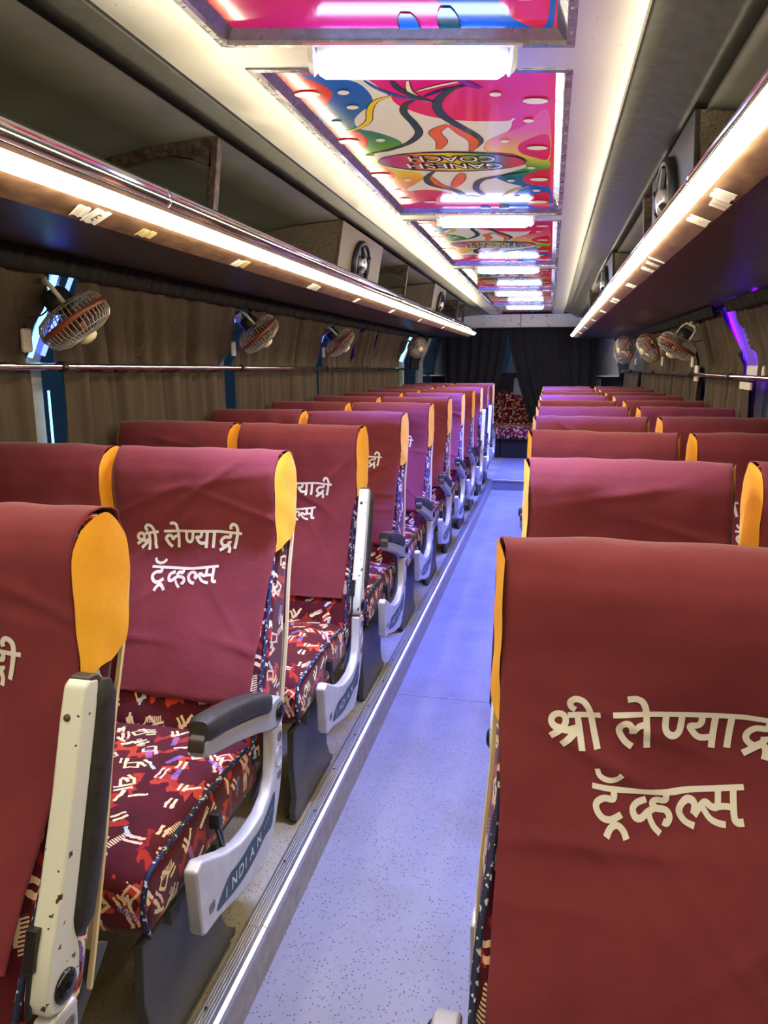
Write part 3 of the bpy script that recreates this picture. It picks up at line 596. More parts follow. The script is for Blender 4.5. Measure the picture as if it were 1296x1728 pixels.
# rear wall with its window, front bulkhead behind the viewer
mb = MB()
WX0, WX1, WZ0, WZ1 = -1.50, 0.64, -0.17, 0.44
for x0, x1, z0, z1 in ((-1.8, 1.1, WZ1, 0.9), (-1.8, 1.1, -1.5, WZ0), (-1.8, WX0, WZ0, WZ1), (WX1, 1.1, WZ0, WZ1)):
    mb.box(((x0 + x1) / 2, Y1 + 0.02, zc((z0 + z1) / 2)), (x1 - x0, 0.04, z1 - z0), 1 if z0 < -1 else 0)
structure('wall_rear', mb, [PANELW, WALLD])
mb = MB(); mb.box(((WX0 + WX1) / 2, Y1 + 0.02, zc((WZ0 + WZ1) / 2)), (WX1 - WX0, 0.006, WZ1 - WZ0))
structure('window_19', mb, GLASS)
mb = MB(); mb.box((-0.354, Y0 - 0.02, zc(-0.3)), (3.2, 0.04, 2.5))
structure('wall_front', mb, WALLG)
# pale corner linings on either side of the rear window, bent inwards
for side in (-1, 1):
    mb = MB(); xo = -1.70 if side < 0 else 0.98; xi = -1.50 if side < 0 else 0.66
    mb.hexa([(xo, 11.25, zc(-0.20)), (xi, 11.62, zc(-0.20)), (xi, 11.64, zc(-0.20)), (xo, 11.27, zc(-0.20)),
             (xo - side * 0.10, 11.25, zc(0.32)), (xi, 11.62, zc(0.32)), (xi, 11.64, zc(0.32)), (xo - side * 0.10, 11.27, zc(0.32))])
    structure('trim_8', mb, PANELW)
    mb = MB(); mb.box(((xo + xi) / 2 - side * 0.01, 11.36, zc(-0.205)), (0.32, 0.42, 0.02))
    structure('trim_9', mb, PANELW)

# ---------------------------------------------------------------- ceiling: cross bars, printed panels, lamps
BARS = [1.79 + 1.915 * k for k in range(-1, 6)]
def tilt_box(mb, x0, x1, y0, y1, dz0, dz1, mi=0):
    a, b = sk(x0), sk(x1)
    mb.hexa([(x, y, zc(zt(x) + d)) for d in (dz0, dz1) for x, y in ((x0, y0 + a), (x1, y0 + b), (x1, y1 + b), (x0, y1 + a))], mi)
mb = MB()
for y in BARS: tilt_box(mb, SOF_L[1], SOF_R[0], y - 0.062, y + 0.062, -0.001, 0.02)
tilt_box(mb, SOF_L[1], SOF_R[0], BARS[-1] + 0.062, 11.55, -0.001, 0.02)
structure('ceiling', mb, SHEET)

CA = dict(red=(0.78, 0.022, 0.032), mag=(0.70, 0.02, 0.26), blue=(0.006, 0.13, 0.60), teal=(0.0, 0.18, 0.20), green=(0.10, 0.38, 0.03),
          yellow=(0.85, 0.66, 0.03), pink=(0.78, 0.13, 0.24), white=(0.78, 0.79, 0.72), orange=(0.80, 0.15, 0.045), purple=(0.26, 0.02, 0.30),
          navy=(0.015, 0.03, 0.16), dteal=(0.006, 0.075, 0.10), cream=(0.85, 0.80, 0.5), line=(0.02, 0.02, 0.02), dot=(0.86, 0.85, 0.74))
def lerp_ramp(stops, t):
    for (a, ca), (b, cb) in zip(stops[:-1], stops[1:]):
        if t <= b:
            k = min(max((t - a) / (b - a), 0), 1); return tuple(p + (q - p) * k for p, q in zip(ca, cb))
    return stops[-1][1]
BAND_A = [(1.95, CA['blue']), (2.2, (0.004, 0.14, 0.48)), (2.42, CA['teal']), (2.6, CA['green']), (2.74, (0.42, 0.55, 0.03)), (2.92, CA['yellow']), (3.08, (0.82, 0.30, 0.08)), (3.25, CA['pink']), (3.5, CA['mag'])]
BAND_B = [(1.95, CA['mag']), (2.42, CA['pink']), (2.58, (0.85, 0.42, 0.10)), (2.70, CA['yellow']), (2.86, CA['green']), (3.0, CA['teal']), (3.2, CA['blue']), (3.6, CA['blue'])]
OVAL = [(-0.62, CA['purple']), (-0.53, (0.55, 0.05, 0.20)), (-0.45, (0.85, 0.30, 0.06)), (-0.37, CA['yellow']), (-0.29, (0.22, 0.45, 0.05)), (-0.22, CA['teal']), (-0.15, (0.7, 0.08, 0.08)), (-0.10, (0.78, 0.05, 0.12))]
AX0, AX1, AY0, AY1 = -0.684, -0.012, 1.885, 3.605
def clip_rect(poly):
    def cut(P, f, inter):
        out = []
        for i in range(len(P)):
            a, b = P[i - 1], P[i]
            if f(b):
                if not f(a): out.append(inter(a, b))
                out.append(b)
            elif f(a): out.append(inter(a, b))
        return out
    for ax, v, sg in ((0, AX0, 1), (0, AX1, -1), (1, AY0, 1), (1, AY1, -1)):
        f = lambda p: (p[ax] - v) * sg >= 0
        def inter(a, b):
            t = (v - a[ax]) / (b[ax] - a[ax]); return (a[0] + (b[0] - a[0]) * t, a[1] + (b[1] - a[1]) * t)
        poly = cut(poly, f, inter)
        if not poly: break
    return poly
def art_mesh(line1, line2):
    mb = MB(); lay = [0]
    yc = 1.79 + 1.915 / 2
    def put(poly, colf, step=1):
        poly = clip_rect([(p[0], p[1]) for p in poly])
        if len(poly) < 3: return
        lay[0] += step
        mb.add([(x, y - yc + sk(x), 0.02 - 0.00006 * lay[0]) for x, y in poly], [tuple(range(len(poly)))], 0, [colf(x, y) for x, y in poly])
    def S(pts): return [(p[0], p[1]) for p in spline([(a, b, 0) for a, b in pts], 5, True)]
    def sliced(poly, colf, n=14):
        """gradient fills: cut into strips along the sheet so the colour follows smoothly"""
        ys = [p[1] for p in poly]; a, b = min(ys), max(ys); lay[0] += 1; keep = lay[0]
        for i in range(n):
            u, w = a + (b - a) * i / n, a + (b - a) * (i + 1) / n
            P = poly
            for v, sg in ((u, 1), (w, -1)):
                out = []
                for j in range(len(P)):
                    q, r = P[j - 1], P[j]
                    fq, fr = (q[1] - v) * sg >= 0, (r[1] - v) * sg >= 0
                    if fq != fr:
                        t = (v - q[1]) / (r[1] - q[1]); out.append((q[0] + (r[0] - q[0]) * t, v))
                    if fr: out.append(r)
                P = out
                if len(P) < 3: break
            if len(P) >= 3:
                lay[0] = keep - 1; put(P, colf)
        lay[0] = keep
    rect = [(AX0, AY0), (AX1, AY0), (AX1, AY1), (AX0, AY1)]
    sliced(rect, lambda x, y: lerp_ramp([(1.9, CA['mag']), (2.2, (0.75, 0.03, 0.16)), (2.5, CA['red']), (3.6, (0.74, 0.04, 0.12))], y))
    sliced(S(ART['right_warm']), lambda x, y: lerp_ramp(BAND_B, y))
    sliced(S(ART['band']), lambda x, y: lerp_ramp(BAND_A, y), 24)
    put(S(ART['white']), lambda x, y: CA['white'])
    put(S(ART['red_left']), lambda x, y: CA['red'])
    sliced(S(ART['blob']), lambda x, y: lerp_ramp([(1.95, CA['mag']), (2.25, (0.76, 0.03, 0.12))], y))
    sliced(S(ART['right_green']), lambda x, y: lerp_ramp(BAND_B, y))
    put(S(ART['right_blue']), lambda x, y: CA['blue'])
    for k in ('right_red1', 'right_red2', 'right_red3'): put(S(ART[k]), lambda x, y: (0.74, 0.02, 0.07))
    sliced(S(ART['pink_bottom']), lambda x, y: lerp_ramp([(3.2, (0.72, 0.06, 0.12)), (3.6, CA['mag'])], y))
    RC = dict(teal=CA['dteal'], blue=CA['blue'], yellow=CA['yellow'], orange=CA['orange'], cream=CA['cream'], navy=CA['navy'], purple=CA['purple'])
    for c, w, pts in RIBBONS:
        w *= 1.5
        P = [(p[0], p[1]) for p in spline([(a, b, 0) for a, b in pts], 6)]; n = len(P)
        for ww, cc in ((w + 0.005, CA['line']), (w, RC[c])):
            wl = [ww * (0.25 + 0.75 * math.sin(PI * min(max(i / (n - 1), 0.04), 0.93)) ** 0.7) for i in range(n)]
            lay[0] += 1; keep = lay[0]
            L, R = ribbon2(P, wl)
            for i in range(n - 1):
                lay[0] = keep - 1; put([L[i], L[i + 1], R[i + 1], R[i]], lambda x, y: cc)
            lay[0] = keep
    E = ART['ellipse']
    put([(x * 1.012 + 0.0044, y * 1.004 - 0.011) for x, y in E], lambda x, y: CA['line'])
    # oval: fan of wedges cut into vertical strips for its left-to-right gradient
    xs = [p[0] for p in E]; ymid = sum(p[1] for p in E) / len(E); xm, xr = (min(xs) + max(xs)) / 2, (max(xs) - min(xs)) / 2
    yr = (max(p[1] for p in E) - min(p[1] for p in E)) / 2 * 0.9
    lay[0] += 1; keep = lay[0]; N = 30
    for i in range(N):
        a, b = -1 + 2 * i / N, -1 + 2 * (i + 1) / N
        ha, hb = yr * math.sqrt(max(0, 1 - a * a)), yr * math.sqrt(max(0, 1 - b * b))
        lay[0] = keep - 1
        put([(xm + xr * a, ymid - ha), (xm + xr * b, ymid - hb), (xm + xr * b, ymid + hb), (xm + xr * a, ymid + ha)], lambda x, y: lerp_ramp(OVAL, x))
    lay[0] = keep + 1
    for d in DOTS: put(d, lambda x, y: CA['dot'])
    # lettering reads from the rear of the coach: turned half round
    for body, dy in ((line1, 0.045), (line2, -0.052)):
        for ex, cc in ((0.009, CA['line']), (0.0, (0.86, 0.86, 0.84))):
            vs, fs = text_polys(body, 0.105, ex)
            lay[0] += 2
            wid = max(v[0] for v in vs) - min(v[0] for v in vs); kx = min((0.33 if dy > 0 else 0.29) / wid, 1.15) if len(body) > 4 else 1
            mb.add([(xm + 0.004 - x * kx, ymid + y * 0.92 + dy - yc + sk(xm - x * kx), 0.02 - 0.00006 * lay[0]) for x, y in vs], fs, 0, cc)
    return mb.mesh('printed_sheet', ARTM, fix=False, colors=True)
art1, art2 = art_mesh('GANESH', 'COACH'), art_mesh('LENYADRI', 'TRAVELS')
def frame_mesh(y0, y1):
    mb = MB(); o = (SOF_L[1] + 0.001, SOF_R[0] - 0.001, y0 + 0.001, y1 - 0.001)
    rings = [(0, 0.004), (0, -0.004), (0.016, -0.005), (0.018, 0.004), (0.040, 0.021), (0.040, 0.03)]
    rows = []
    for ins, dz in rings:
        rows.append([(x, y + sk(x), zc(zt(x) + dz)) for x, y in ((o[0] + ins, o[2] + ins), (o[1] - ins, o[2] + ins), (o[1] - ins, o[3] - ins), (o[0] + ins, o[3] - ins))])
    mb.grid(rows, 0, True)
    # screw heads along the outer lip
    for x in (o[0] + 0.008, o[1] - 0.008):
        y = y0 + 0.06
        while y < y1:
            mb.lathe([(0.004, 0), (0.003, -0.002), (0.0005, -0.0025)], (x, y + sk(x), zc(zt(x) - 0.0045)), (0, 0, 1), 8); y += 0.11
    return mb
PANEL_NAMES = ['the panel straight overhead before the first lamp', 'the panel reading GANESH COACH after the first lamp', 'the panel between the second and third lamps',
               'the panel between the third and fourth lamps', 'the panel between the fourth and fifth lamps']
for k in range(len(BARS) - 1):
    y0, y1 = BARS[k] + 0.062, BARS[k + 1] - 0.062
    if k == 0: lab = 'colourful printed ceiling panel in a chrome frame, ahead of the first ceiling lamp'
    else: lab = ['', 'colourful ceiling panel reading GANESH COACH between first and second ceiling lamps', 'colourful ceiling panel between the second and third ceiling lamps',
                 'colourful ceiling panel between the third and fourth ceiling lamps', 'colourful ceiling panel between the fourth and fifth ceiling lamps', 'colourful ceiling panel beyond the fifth ceiling lamp'][k]
    t = thing('ceiling_picture_panel', lab, 'ceiling panel', (-0.354, (y0 + y1) / 2, zc(zt(-0.354))), 'printed ceiling panels')
    f = make('frame', frame_mesh(y0, y1), FRAMEM, t, loc=(0.354, -(y0 + y1) / 2, -zc(zt(-0.354))))
    a = link('printed_sheet', art1 if k <= 1 else art2, t, (0.354, 0, 0.0))
# fifth lamp hangs under the last bar
def lamp(k, y):
    lab = ['', 'white glowing ceiling lamp on the cross bar before the GANESH COACH panel', 'white glowing ceiling lamp at the far end of the GANESH COACH panel', 'third blue-white ceiling lamp along the aisle',
           'fourth blue-white ceiling lamp along the aisle', 'fifth and last blue-white ceiling lamp, before the rear wall'][k]
    xm, L = -0.325, 0.205
    t = thing('ceiling_lamp', lab, 'ceiling lamp', (xm, y - 0.03 + sk(xm), zc(zt(xm))), 'ceiling lamps over the aisle', math.atan(SKEW))
    def bar(x0, x1, w, z0, z1, rnd):
        prof = []
        for i in range(9):
            a = PI + PI * i / 8; prof.append((w * math.cos(a), z1 + (z1 - z0) * math.sin(a)))
        rows = []
        for x, s in ((x0, rnd), (x0 + 0.012, 1), (x1 - 0.012, 1), (x1, rnd)):
            rows.append([(x, p * s, z1 + (q - z1) * s) for p, q in prof])
        mb = MB(); mb.grid(rows)
        n = len(prof); N = len(rows)
        mb.add(rows[0], [tuple(range(n))]); mb.add(rows[-1], [tuple(range(n))])
        mb.add([rows[0][0], rows[-1][0], rows[-1][-1], rows[0][-1]], [(0, 1, 2, 3)])
        return mb
    make('housing', bar(-L - 0.001, L + 0.001, 0.047, -0.030, -0.004, 0.9), CLEARP, t, True)
    make('diffuser', bar(-L, L, 0.0455, -0.050, -0.0302, 0.7), LAMPN if k == 1 else LAMPM, t, True)
    lt = D.lights.new('lamp_light', 'AREA'); lt.shape = 'RECTANGLE'; lt.size, lt.size_y = 2 * L - 0.04, 0.075
    lt.energy = BEAM_WATTS * (0.28, 0.65, 0.95, 1.1, 1.1)[k - 1]; lt.color = LAMP_NEAR if k == 1 else LAMP_BEAM; lt.spread = math.radians(96)
    lo = D.objects.new('lamp_light', lt); COL.objects.link(lo); lo.parent = t; lo.location = (0, 0, -0.0515)
    for s in (-1, 1):
        make('end_cap', bar(min(s * (L + 0.001), s * (L + 0.022)), max(s * (L + 0.001), s * (L + 0.022)), 0.044, -0.048, -0.004, 0.8), CLEARP, t)
    mb = MB(); mb.box((0, 0, -0.0035), (2 * L + 0.06, 0.10, 0.005))
    make('base_plate', mb, SHEET, t)
for k in range(1, 6): lamp(k, BARS[k])

# ---------------------------------------------------------------- luggage racks
def rack(side):
    L = side < 0
    y1 = 9.9 if L else 10.4
    fb, led0, led1, tc, wj = ((-1.048, 0.311), (-0.985, 0.345), (-0.958, 0.368), (-0.985, 0.405), (-1.575, 0.334)) if L else \
                             ((0.340, 0.304), (0.283, 0.325), (0.258, 0.348), (0.305, 0.385), (0.880, 0.293))
    s = -1 if L else 1
    nm = 'purple-lit' if side > 0 else 'fan-lined'
    t = thing('luggage_rack', 'long brown overhead luggage rack above %s, with chrome lip' % ('the windows with the metal-edged step below' if L else 'the purple-lit window'), 'luggage rack', (fb[0], 0, zc(fb[1])))
    off = (-fb[0], 0, -zc(fb[1]))
    def pr(poly, a, b, mi=0, mb=None):
        mb = mb or MB(); mb.prism(poly, a, b, lambda p, q, y: (p, y, zc(q)), mi); return mb
    make('shelf_panel', pr([fb, wj, (wj[0], wj[1] + 0.018), (fb[0] + s * 0.01, fb[1] + 0.018)], Y0, y1), RACKM, t, loc=off)
    d = Vector((led0[0] - fb[0], led0[1] - fb[1])); up = (led1[0] + s * 0.004, led1[1] + 0.012)
    make('fascia_board', pr([fb, led0, led1, up, (up[0] + s * 0.02, up[1]), (fb[0] + s * 0.03, fb[1] + 0.02)], Y0, y1), BOARD, t, loc=off)
    mb = MB(); mb.tube([(tc[0], Y0, zc(tc[1])), (tc[0], y1, zc(tc[1]))], 0.030, 20)
    make('chrome_rail', mb, CHROME, t, True, loc=off)
    for y in (1.83, 4.9, 7.6):
        mb = MB(); mb.tube([(tc[0], y - 0.006, zc(tc[1])), (tc[0], y + 0.006, zc(tc[1]))], 0.0315, 20)
        make('rail_joint', mb, CHROME, t, True, loc=off)
    mb = MB(); mb.box(((fb[0] + wj[0]) / 2, y1 + 0.004, zc(0.335)), (abs(wj[0] - fb[0]), 0.008, 0.05)); make('end_plate', mb, RACKM, t, loc=off)
    # LED strip stuck along the fascia
    n = Vector((-(led1[1] - led0[1]), led1[0] - led0[0])).normalized()
    if (n.x > 0) != (not L) or True:
        n = n if (n.x * -s) > 0 else -n
    e = 0.011
    q0, q1 = (led0[0] + n.x * e, led0[1] + n.y * e), (led1[0] + n.x * e, led1[1] + n.y * e)
    led = pr([(led0[0] + n.x * 0.0008, led0[1] + n.y * 0.0008), (led1[0] + n.x * 0.0008, led1[1] + n.y * 0.0008), q1, q0], Y0 + 0.02, y1 - 0.01)
    o = make('led_strip', led, LEDM); tag(o, 'warm glowing LED strip along the %s' % ('rack over the metal-edged step' if L else 'rack above the purple-lit window'), 'light strip', 'LED strips on the luggage racks')
    return fb, led0
fbL, ledL = rack(-1)
fbR, ledR = rack(1)
# ---------------------------------------------------------------- notes taped to the rack fascias
def fascia_frame(side):
    fb, ld = (fbL, ledL) if side < 0 else (fbR, ledR)
    a = Vector((fb[0], 0, zc(fb[1]))); b = Vector((ld[0], 0, zc(ld[1])))
    v = (b - a).normalized(); u = Vector((0, 1, 0)); n = v.cross(u)
    if n.x * -side < 0: n = -n
    return a, u, v, n, (b - a).length
def note(side, y, w, h, v0, lab, cat, mat, skew=0.0, marks=(), rot=0.0, name='paper_note'):
    a, u, v, n, L = fascia_frame(side)
    mb = MB(); k = 9; rnd = random.Random(int(y * 100) + side)
    T, B = [], []
    for i in range(k + 1):
        t = i / k - 0.5
        jt, jb = rnd.uniform(-0.002, 0.002), rnd.uniform(-0.002, 0.002)
        T.append((t * w + skew, h + jt + t * rot)); B.append((t * w, jb + t * rot))
    lift = lambda i: 0.0015 + 0.0015 * math.sin(i * 1.3 + y)
    rows = [[tuple(a + u * (y + p) + v * (v0 + q) + n * (lift(i) if r else lift(i) + 0.001)) for i, (p, q) in enumerate(R)] for r, R in ((0, B), (1, T))]
    mb.grid(rows)
    o = make(name, mb, mat, solid=0.0006)
    tag(o, lab, cat, 'paper notes and tape stuck on the rack fascias')
    for body, sz, du, dv, ang in marks:
        vs, fs = text_polys(body, sz)
        m2 = MB(); c, s = math.cos(ang), math.sin(ang)
        sg = -1 if side > 0 else 1
        m2.add([tuple(a + u * (y + du + sg * (x * c - q * s)) + v * (v0 + h / 2 + dv + x * s + q * c) + n * 0.0042) for x, q in vs], fs, 0)
        make('lettering', m2, BLACK, o, fix=False)
note(-1, 1.545, 0.05, 0.034, 0.012, 'torn white paper scrap beside the note marked E', 'paper note', PAPER, -0.01)
note(-1, 1.595, 0.062, 0.048, 0.004, 'white paper note marked E on the brown fascia', 'paper note', PAPER, 0.006, (('E', 0.036, 0.004, -0.002, -0.25),))
note(-1, 1.82, 0.072, 0.026, 0.012, 'torn strip of yellowed tape next to the note marked E', 'tape', TAPE, 0.004, name='tape_strip')
for y, w, lab in ((2.40, 0.055, 'white paper note held by tape, third along the fan-side fascia'), (3.20, 0.06, 'small white note above the second fan'), (3.98, 0.055, 'small white note between second and third fans'),
                  (4.9, 0.07, 'small white note just before the third fan'), (6.0, 0.07, 'small white note past the third fan'), (7.3, 0.08, 'last white note on the fan-side fascia')):
    note(-1, y, w, 0.034, 0.006, lab, 'paper note', PAPER, 0.008)
    o = None
note(-1, 2.455, 0.045, 0.034, 0.010, 'yellowed tape over the edge of the third paper note', 'tape', TAPE, -0.004, name='tape_strip')
note(-1, 3.275, 0.06, 0.032, 0.006, 'clear crumpled tape beside the note above the second fan', 'tape', CLEAR, 0.0, name='tape_strip')
note(1, 1.615, 0.075, 0.040, 0.010, 'white paper square, first one on the purple-side fascia', 'paper note', PAPER, 0.0)
note(1, 1.685, 0.065, 0.036, 0.003, 'greyish clear tape patch touching the first white square', 'tape', CLEAR, 0.0, name='tape_strip')
note(1, 1.875, 0.075, 0.046, 0.004, 'white note with small black marks tucked under the light strip', 'paper note', PAPER, 0.0, (('4', 0.010, 0.008, -0.006, 0.4), ('7', 0.010, -0.012, -0.012, 0.4)))
note(1, 2.56, 0.012, 0.052, 0.002, 'thin white paper sliver on the purple-side fascia', 'paper note', PAPER, 0.0)
note(1, 2.66, 0.05, 0.040, 0.006, 'crumpled clear tape beside the thin paper sliver', 'tape', CLEAR, 0.0, name='tape_strip')
note(1, 2.80, 0.06, 0.042, 0.004, 'white slanted label after the thin paper sliver', 'paper note', PAPER, 0.0, (('2', 0.010, 0.0, -0.006, 0.4),))
for y, w, lab in ((3.36, 0.10, 'ragged white label midway along the purple-side fascia'), (4.1, 0.10, 'pale label past the ragged one'), (4.24, 0.05, 'narrow pale label beside the pale one'),
                  (5.05, 0.10, 'bluish white label further along the purple-side fascia'), (6.1, 0.12, 'large bluish white label near the dark fans'), (7.4, 0.11, 'small label near the far end of the purple-side rack'), (8.7, 0.12, 'last small label on the purple-side fascia')):
    note(1, y, w, 0.036, 0.006, lab, 'paper note', PAPER, 0.01)

# ---------------------------------------------------------------- steel posts and loudspeaker boxes in the racks
def roof_z(side, x):
    P = [(-0.99, 0.655), (-1.20, 0.640), (-1.375, 0.612), (-1.46, 0.57), (-1.52, 0.50), (-1.57, 0.42)] if side < 0 else [(0.26, 0.655), (0.345, 0.608), (0.55, 0.590), (0.70, 0.572), (0.80, 0.54), (0.86, 0.48)]
    P = sorted(P)
    return float(np.interp(x, [p[0] for p in P], [p[1] for p in P]))
def post(side, y, lab):
    xt, xb = (-1.0, -1.04) if side < 0 else (0.335, 0.355)
    zb = 0.33 if side < 0 else 0.325
    t = thing('rack_post', lab, 'post', (xb, y, zc(zb)), 'steel posts holding the luggage racks')
    mb = MB(); a, b = Vector((xb, y, zc(zb))), Vector((xt, y, zc(roof_z(side, xt) - 0.002)))
    mb.hexa([(a.x - 0.014, y - 0.016, a.z), (a.x + 0.014, y - 0.016, a.z), (a.x + 0.014, y + 0.016, a.z), (a.x - 0.014, y + 0.016, a.z),
             (b.x - 0.014, y - 0.016, b.z), (b.x + 0.014, y - 0.016, b.z), (b.x + 0.014, y + 0.016, b.z), (b.x - 0.014, y + 0.016, b.z)])
    make('upright', mb, POSTM, t, bevel=0.003, loc=(-xb, -y, -zc(zb)))
    mb = MB(); s = -1 if side < 0 else 1
    xs = [xt + s * 0.014 + s * i * 0.065 for i in range(8)]
    rows = []
    for i, x in enumerate(xs):
        zz = zc(roof_z(side, x)); drop = 0.034 + (0.05 * (1 - i / 1.5) if i < 1.5 else 0)
        rows.append([(x, y - 0.016, zz - 0.001), (x, y + 0.016, zz - 0.001), (x, y + 0.016, zz - drop), (x, y - 0.016, zz - drop)])
    mb.grid(rows, 0, True); mb.add(rows[0], [(0, 1, 2, 3)]); mb.add(rows[-1], [(0, 1, 2, 3)])
    make('cross_arm', mb, POSTM, t, loc=(-xb, -y, -zc(zb)))
post(-1, 2.22, 'rusty brown rack post with a cross arm, in front of the first loudspeaker box')
post(-1, 5.28, 'rusty rack post between the two fan-side loudspeaker boxes')
post(-1, 8.3, 'thin rack post beyond the second fan-side loudspeaker box')
post(-1, 8.95, 'last thin rack post on the fan side')
post(1, 3.15, 'brown rack post past the first loudspeaker on the purple side')
post(1, 7.2, 'last dark rack post on the purple side')
def speaker_box(side, ya, yb, lab, spk_y, faces_bright=True):
    s = -1 if side < 0 else 1
    xt, xb, xw = (-0.985, -1.035, -1.47) if side < 0 else (0.33, 0.345, 0.84)
    zb = 0.336 if side < 0 else 0.320
    t = thing('loudspeaker_box', lab, 'loudspeaker box', (xb, ya, zc(zb)), 'wallpapered loudspeaker boxes in the racks')
    o = (-xb, -ya, -zc(zb))
    zt_ = lambda x: zc(roof_z(side, x) - (0.004 if side < 0 else 0.014))
    xm = (xt + xw) / 2
    mb = MB()
    prof = [(xb, zc(zb)), (xt, zt_(xt)), (xm, zt_(xm)), (xw + s * -0.10, zt_(xw + s * -0.10)), (xw, zt_(xw)), (xw + s * 0.03, zc(zb))]
    mb.prism(prof, ya, yb, lambda p, q, y: (p, y, q)); make('cabinet', mb, WALLPAPER, t, loc=o)
    # plain front baffle with the driver
    d = Vector((xt - xb, 0, zt_(xt) - zc(zb))); n = Vector((d.z, 0, -d.x)).normalized() * -s
    if n.x * -s < 0: n = -n
    P0, P1 = Vector((xb, 0, zc(zb))), Vector((xt, 0, zt_(xt)))
    mb = MB()
    A = [P0, P1, P1 + n * 0.012, P0 + n * 0.012]
    mb.add([(v.x, y, v.z) for y in (ya - 0.004, yb + 0.004) for v in A], [(0, 1, 2, 3), (4, 5, 6, 7), (0, 1, 5, 4), (1, 2, 6, 5), (2, 3, 7, 6), (3, 0, 4, 7)])
    make('front_panel', mb, LEATHER if side > 0 else plain('beige_baffle', (0.21, 0.155, 0.095), 0.5), t, bevel=0.002, loc=o)
    c = P0.lerp(P1, 0.52) + n * 0.012 + Vector((0, spk_y, 0)); up = d.normalized(); w = Vector((0, 1, 0)); a, b = 0.155, 0.118
    def ov(k, h): return [tuple(c + w * (a * k * math.cos(q)) + up * (b * k * math.sin(q)) + n * h) for q in [2 * PI * i / 32 for i in range(32)]]
    mb = MB(); mb.grid([ov(1.0, 0.0), ov(1.0, 0.014), ov(0.94, 0.024), ov(0.84, 0.024), ov(0.80, 0.012), ov(0.80, 0.0)], 0, True)
    sp = make('speaker_driver', mb, BLACK, t, True, loc=o)
    mb = MB(); mb.grid([ov(0.8, 0.010), ov(0.72, 0.016), ov(0.62, 0.010), ov(0.34, 0.002), ov(0.30, 0.006)], 0, True); mb.add(ov(0.30, 0.006), [tuple(range(32))])
    make('speaker_cone', mb, mottled('speaker_cone_paper', (0.07, 0.07, 0.07), (0.11, 0.11, 0.11), 30, 0.5), sp, True)
    mb = MB()
    def dome(k, h): return [tuple(c + w * (0.045 * k * math.cos(q)) + up * (0.045 * k * math.sin(q)) + n * h) for q in [2 * PI * i / 24 for i in range(24)]]
    mb.grid([dome(1, 0.006), dome(1, 0.024), dome(0.8, 0.032), dome(0.4, 0.038)], 0, True); mb.add(dome(0.4, 0.038), [tuple(range(24))])
    make('dust_cap', mb, plain('silver_dust_cap', (0.6, 0.62, 0.64), 0.25, 0.6), sp, True)
    mb = MB()
    for q in (0.5, 2.2, 3.7, 5.5):
        p = [c + w * (a * k * math.cos(q)) + up * (b * k * math.sin(q)) + n * 0.026 for k in (0.82, 0.35)]
        mb.tube(p, [0.008, 0.012], 6)
        make('grille_bar', mb, BLACK, sp); mb = MB()
speaker_box(-1, 3.55, 4.40, 'wallpapered loudspeaker box with oval speaker, nearest on the fan-side rack', 3.93)
speaker_box(-1, 6.45, 7.15, 'second wallpapered loudspeaker box on the fan-side rack', 6.85)
speaker_box(1, 2.08, 2.85, 'brown loudspeaker box with big oval speaker, above the ragged labels of the purple side', 2.46)
speaker_box(1, 4.56, 5.4, 'second brown loudspeaker box on the purple-side rack', 5.0)

# ---------------------------------------------------------------- grab rails, valances and curtains along the windows
def rail_z(side, y): return (-0.014 - 0.011 * (y - 2.0)) if side < 0 else (-0.072 - 0.0066 * (y - 3.63))
RX = {-1: -1.605, 1: 0.905}
for side in (-1, 1):
    ya, yb = Y0 + 0.05, (8.9 if side < 0 else 10.4)
    t = thing('grab_rail', 'long chrome rail across the %s' % ('windows on the fan side' if side < 0 else 'purple-lit windows'), 'grab rail', (RX[side], 0, zc(rail_z(side, 0))), 'window grab rails')
    o = (-RX[side], 0, -zc(rail_z(side, 0)))
    mb = MB(); mb.tube([(RX[side], ya, zc(rail_z(side, ya))), (RX[side], yb, zc(rail_z(side, yb)))], 0.0115, 12)
    make('tube', mb, CHROME, t, True, loc=o)
    for y in PILL[side]:
        if y > yb: continue
        mb = MB(); z = zc(rail_z(side, y)); mb.tube([(RX[side], y - 0.012, z), (RX[side], y + 0.012, z)], 0.018, 12)
        mb.tube([(RX[side], y, z), (wall_x(side, rail_z(side, y)) + side * 0.0, y, z)], 0.008, 8)
        make('clamp', mb, BLACK, t, loc=o)
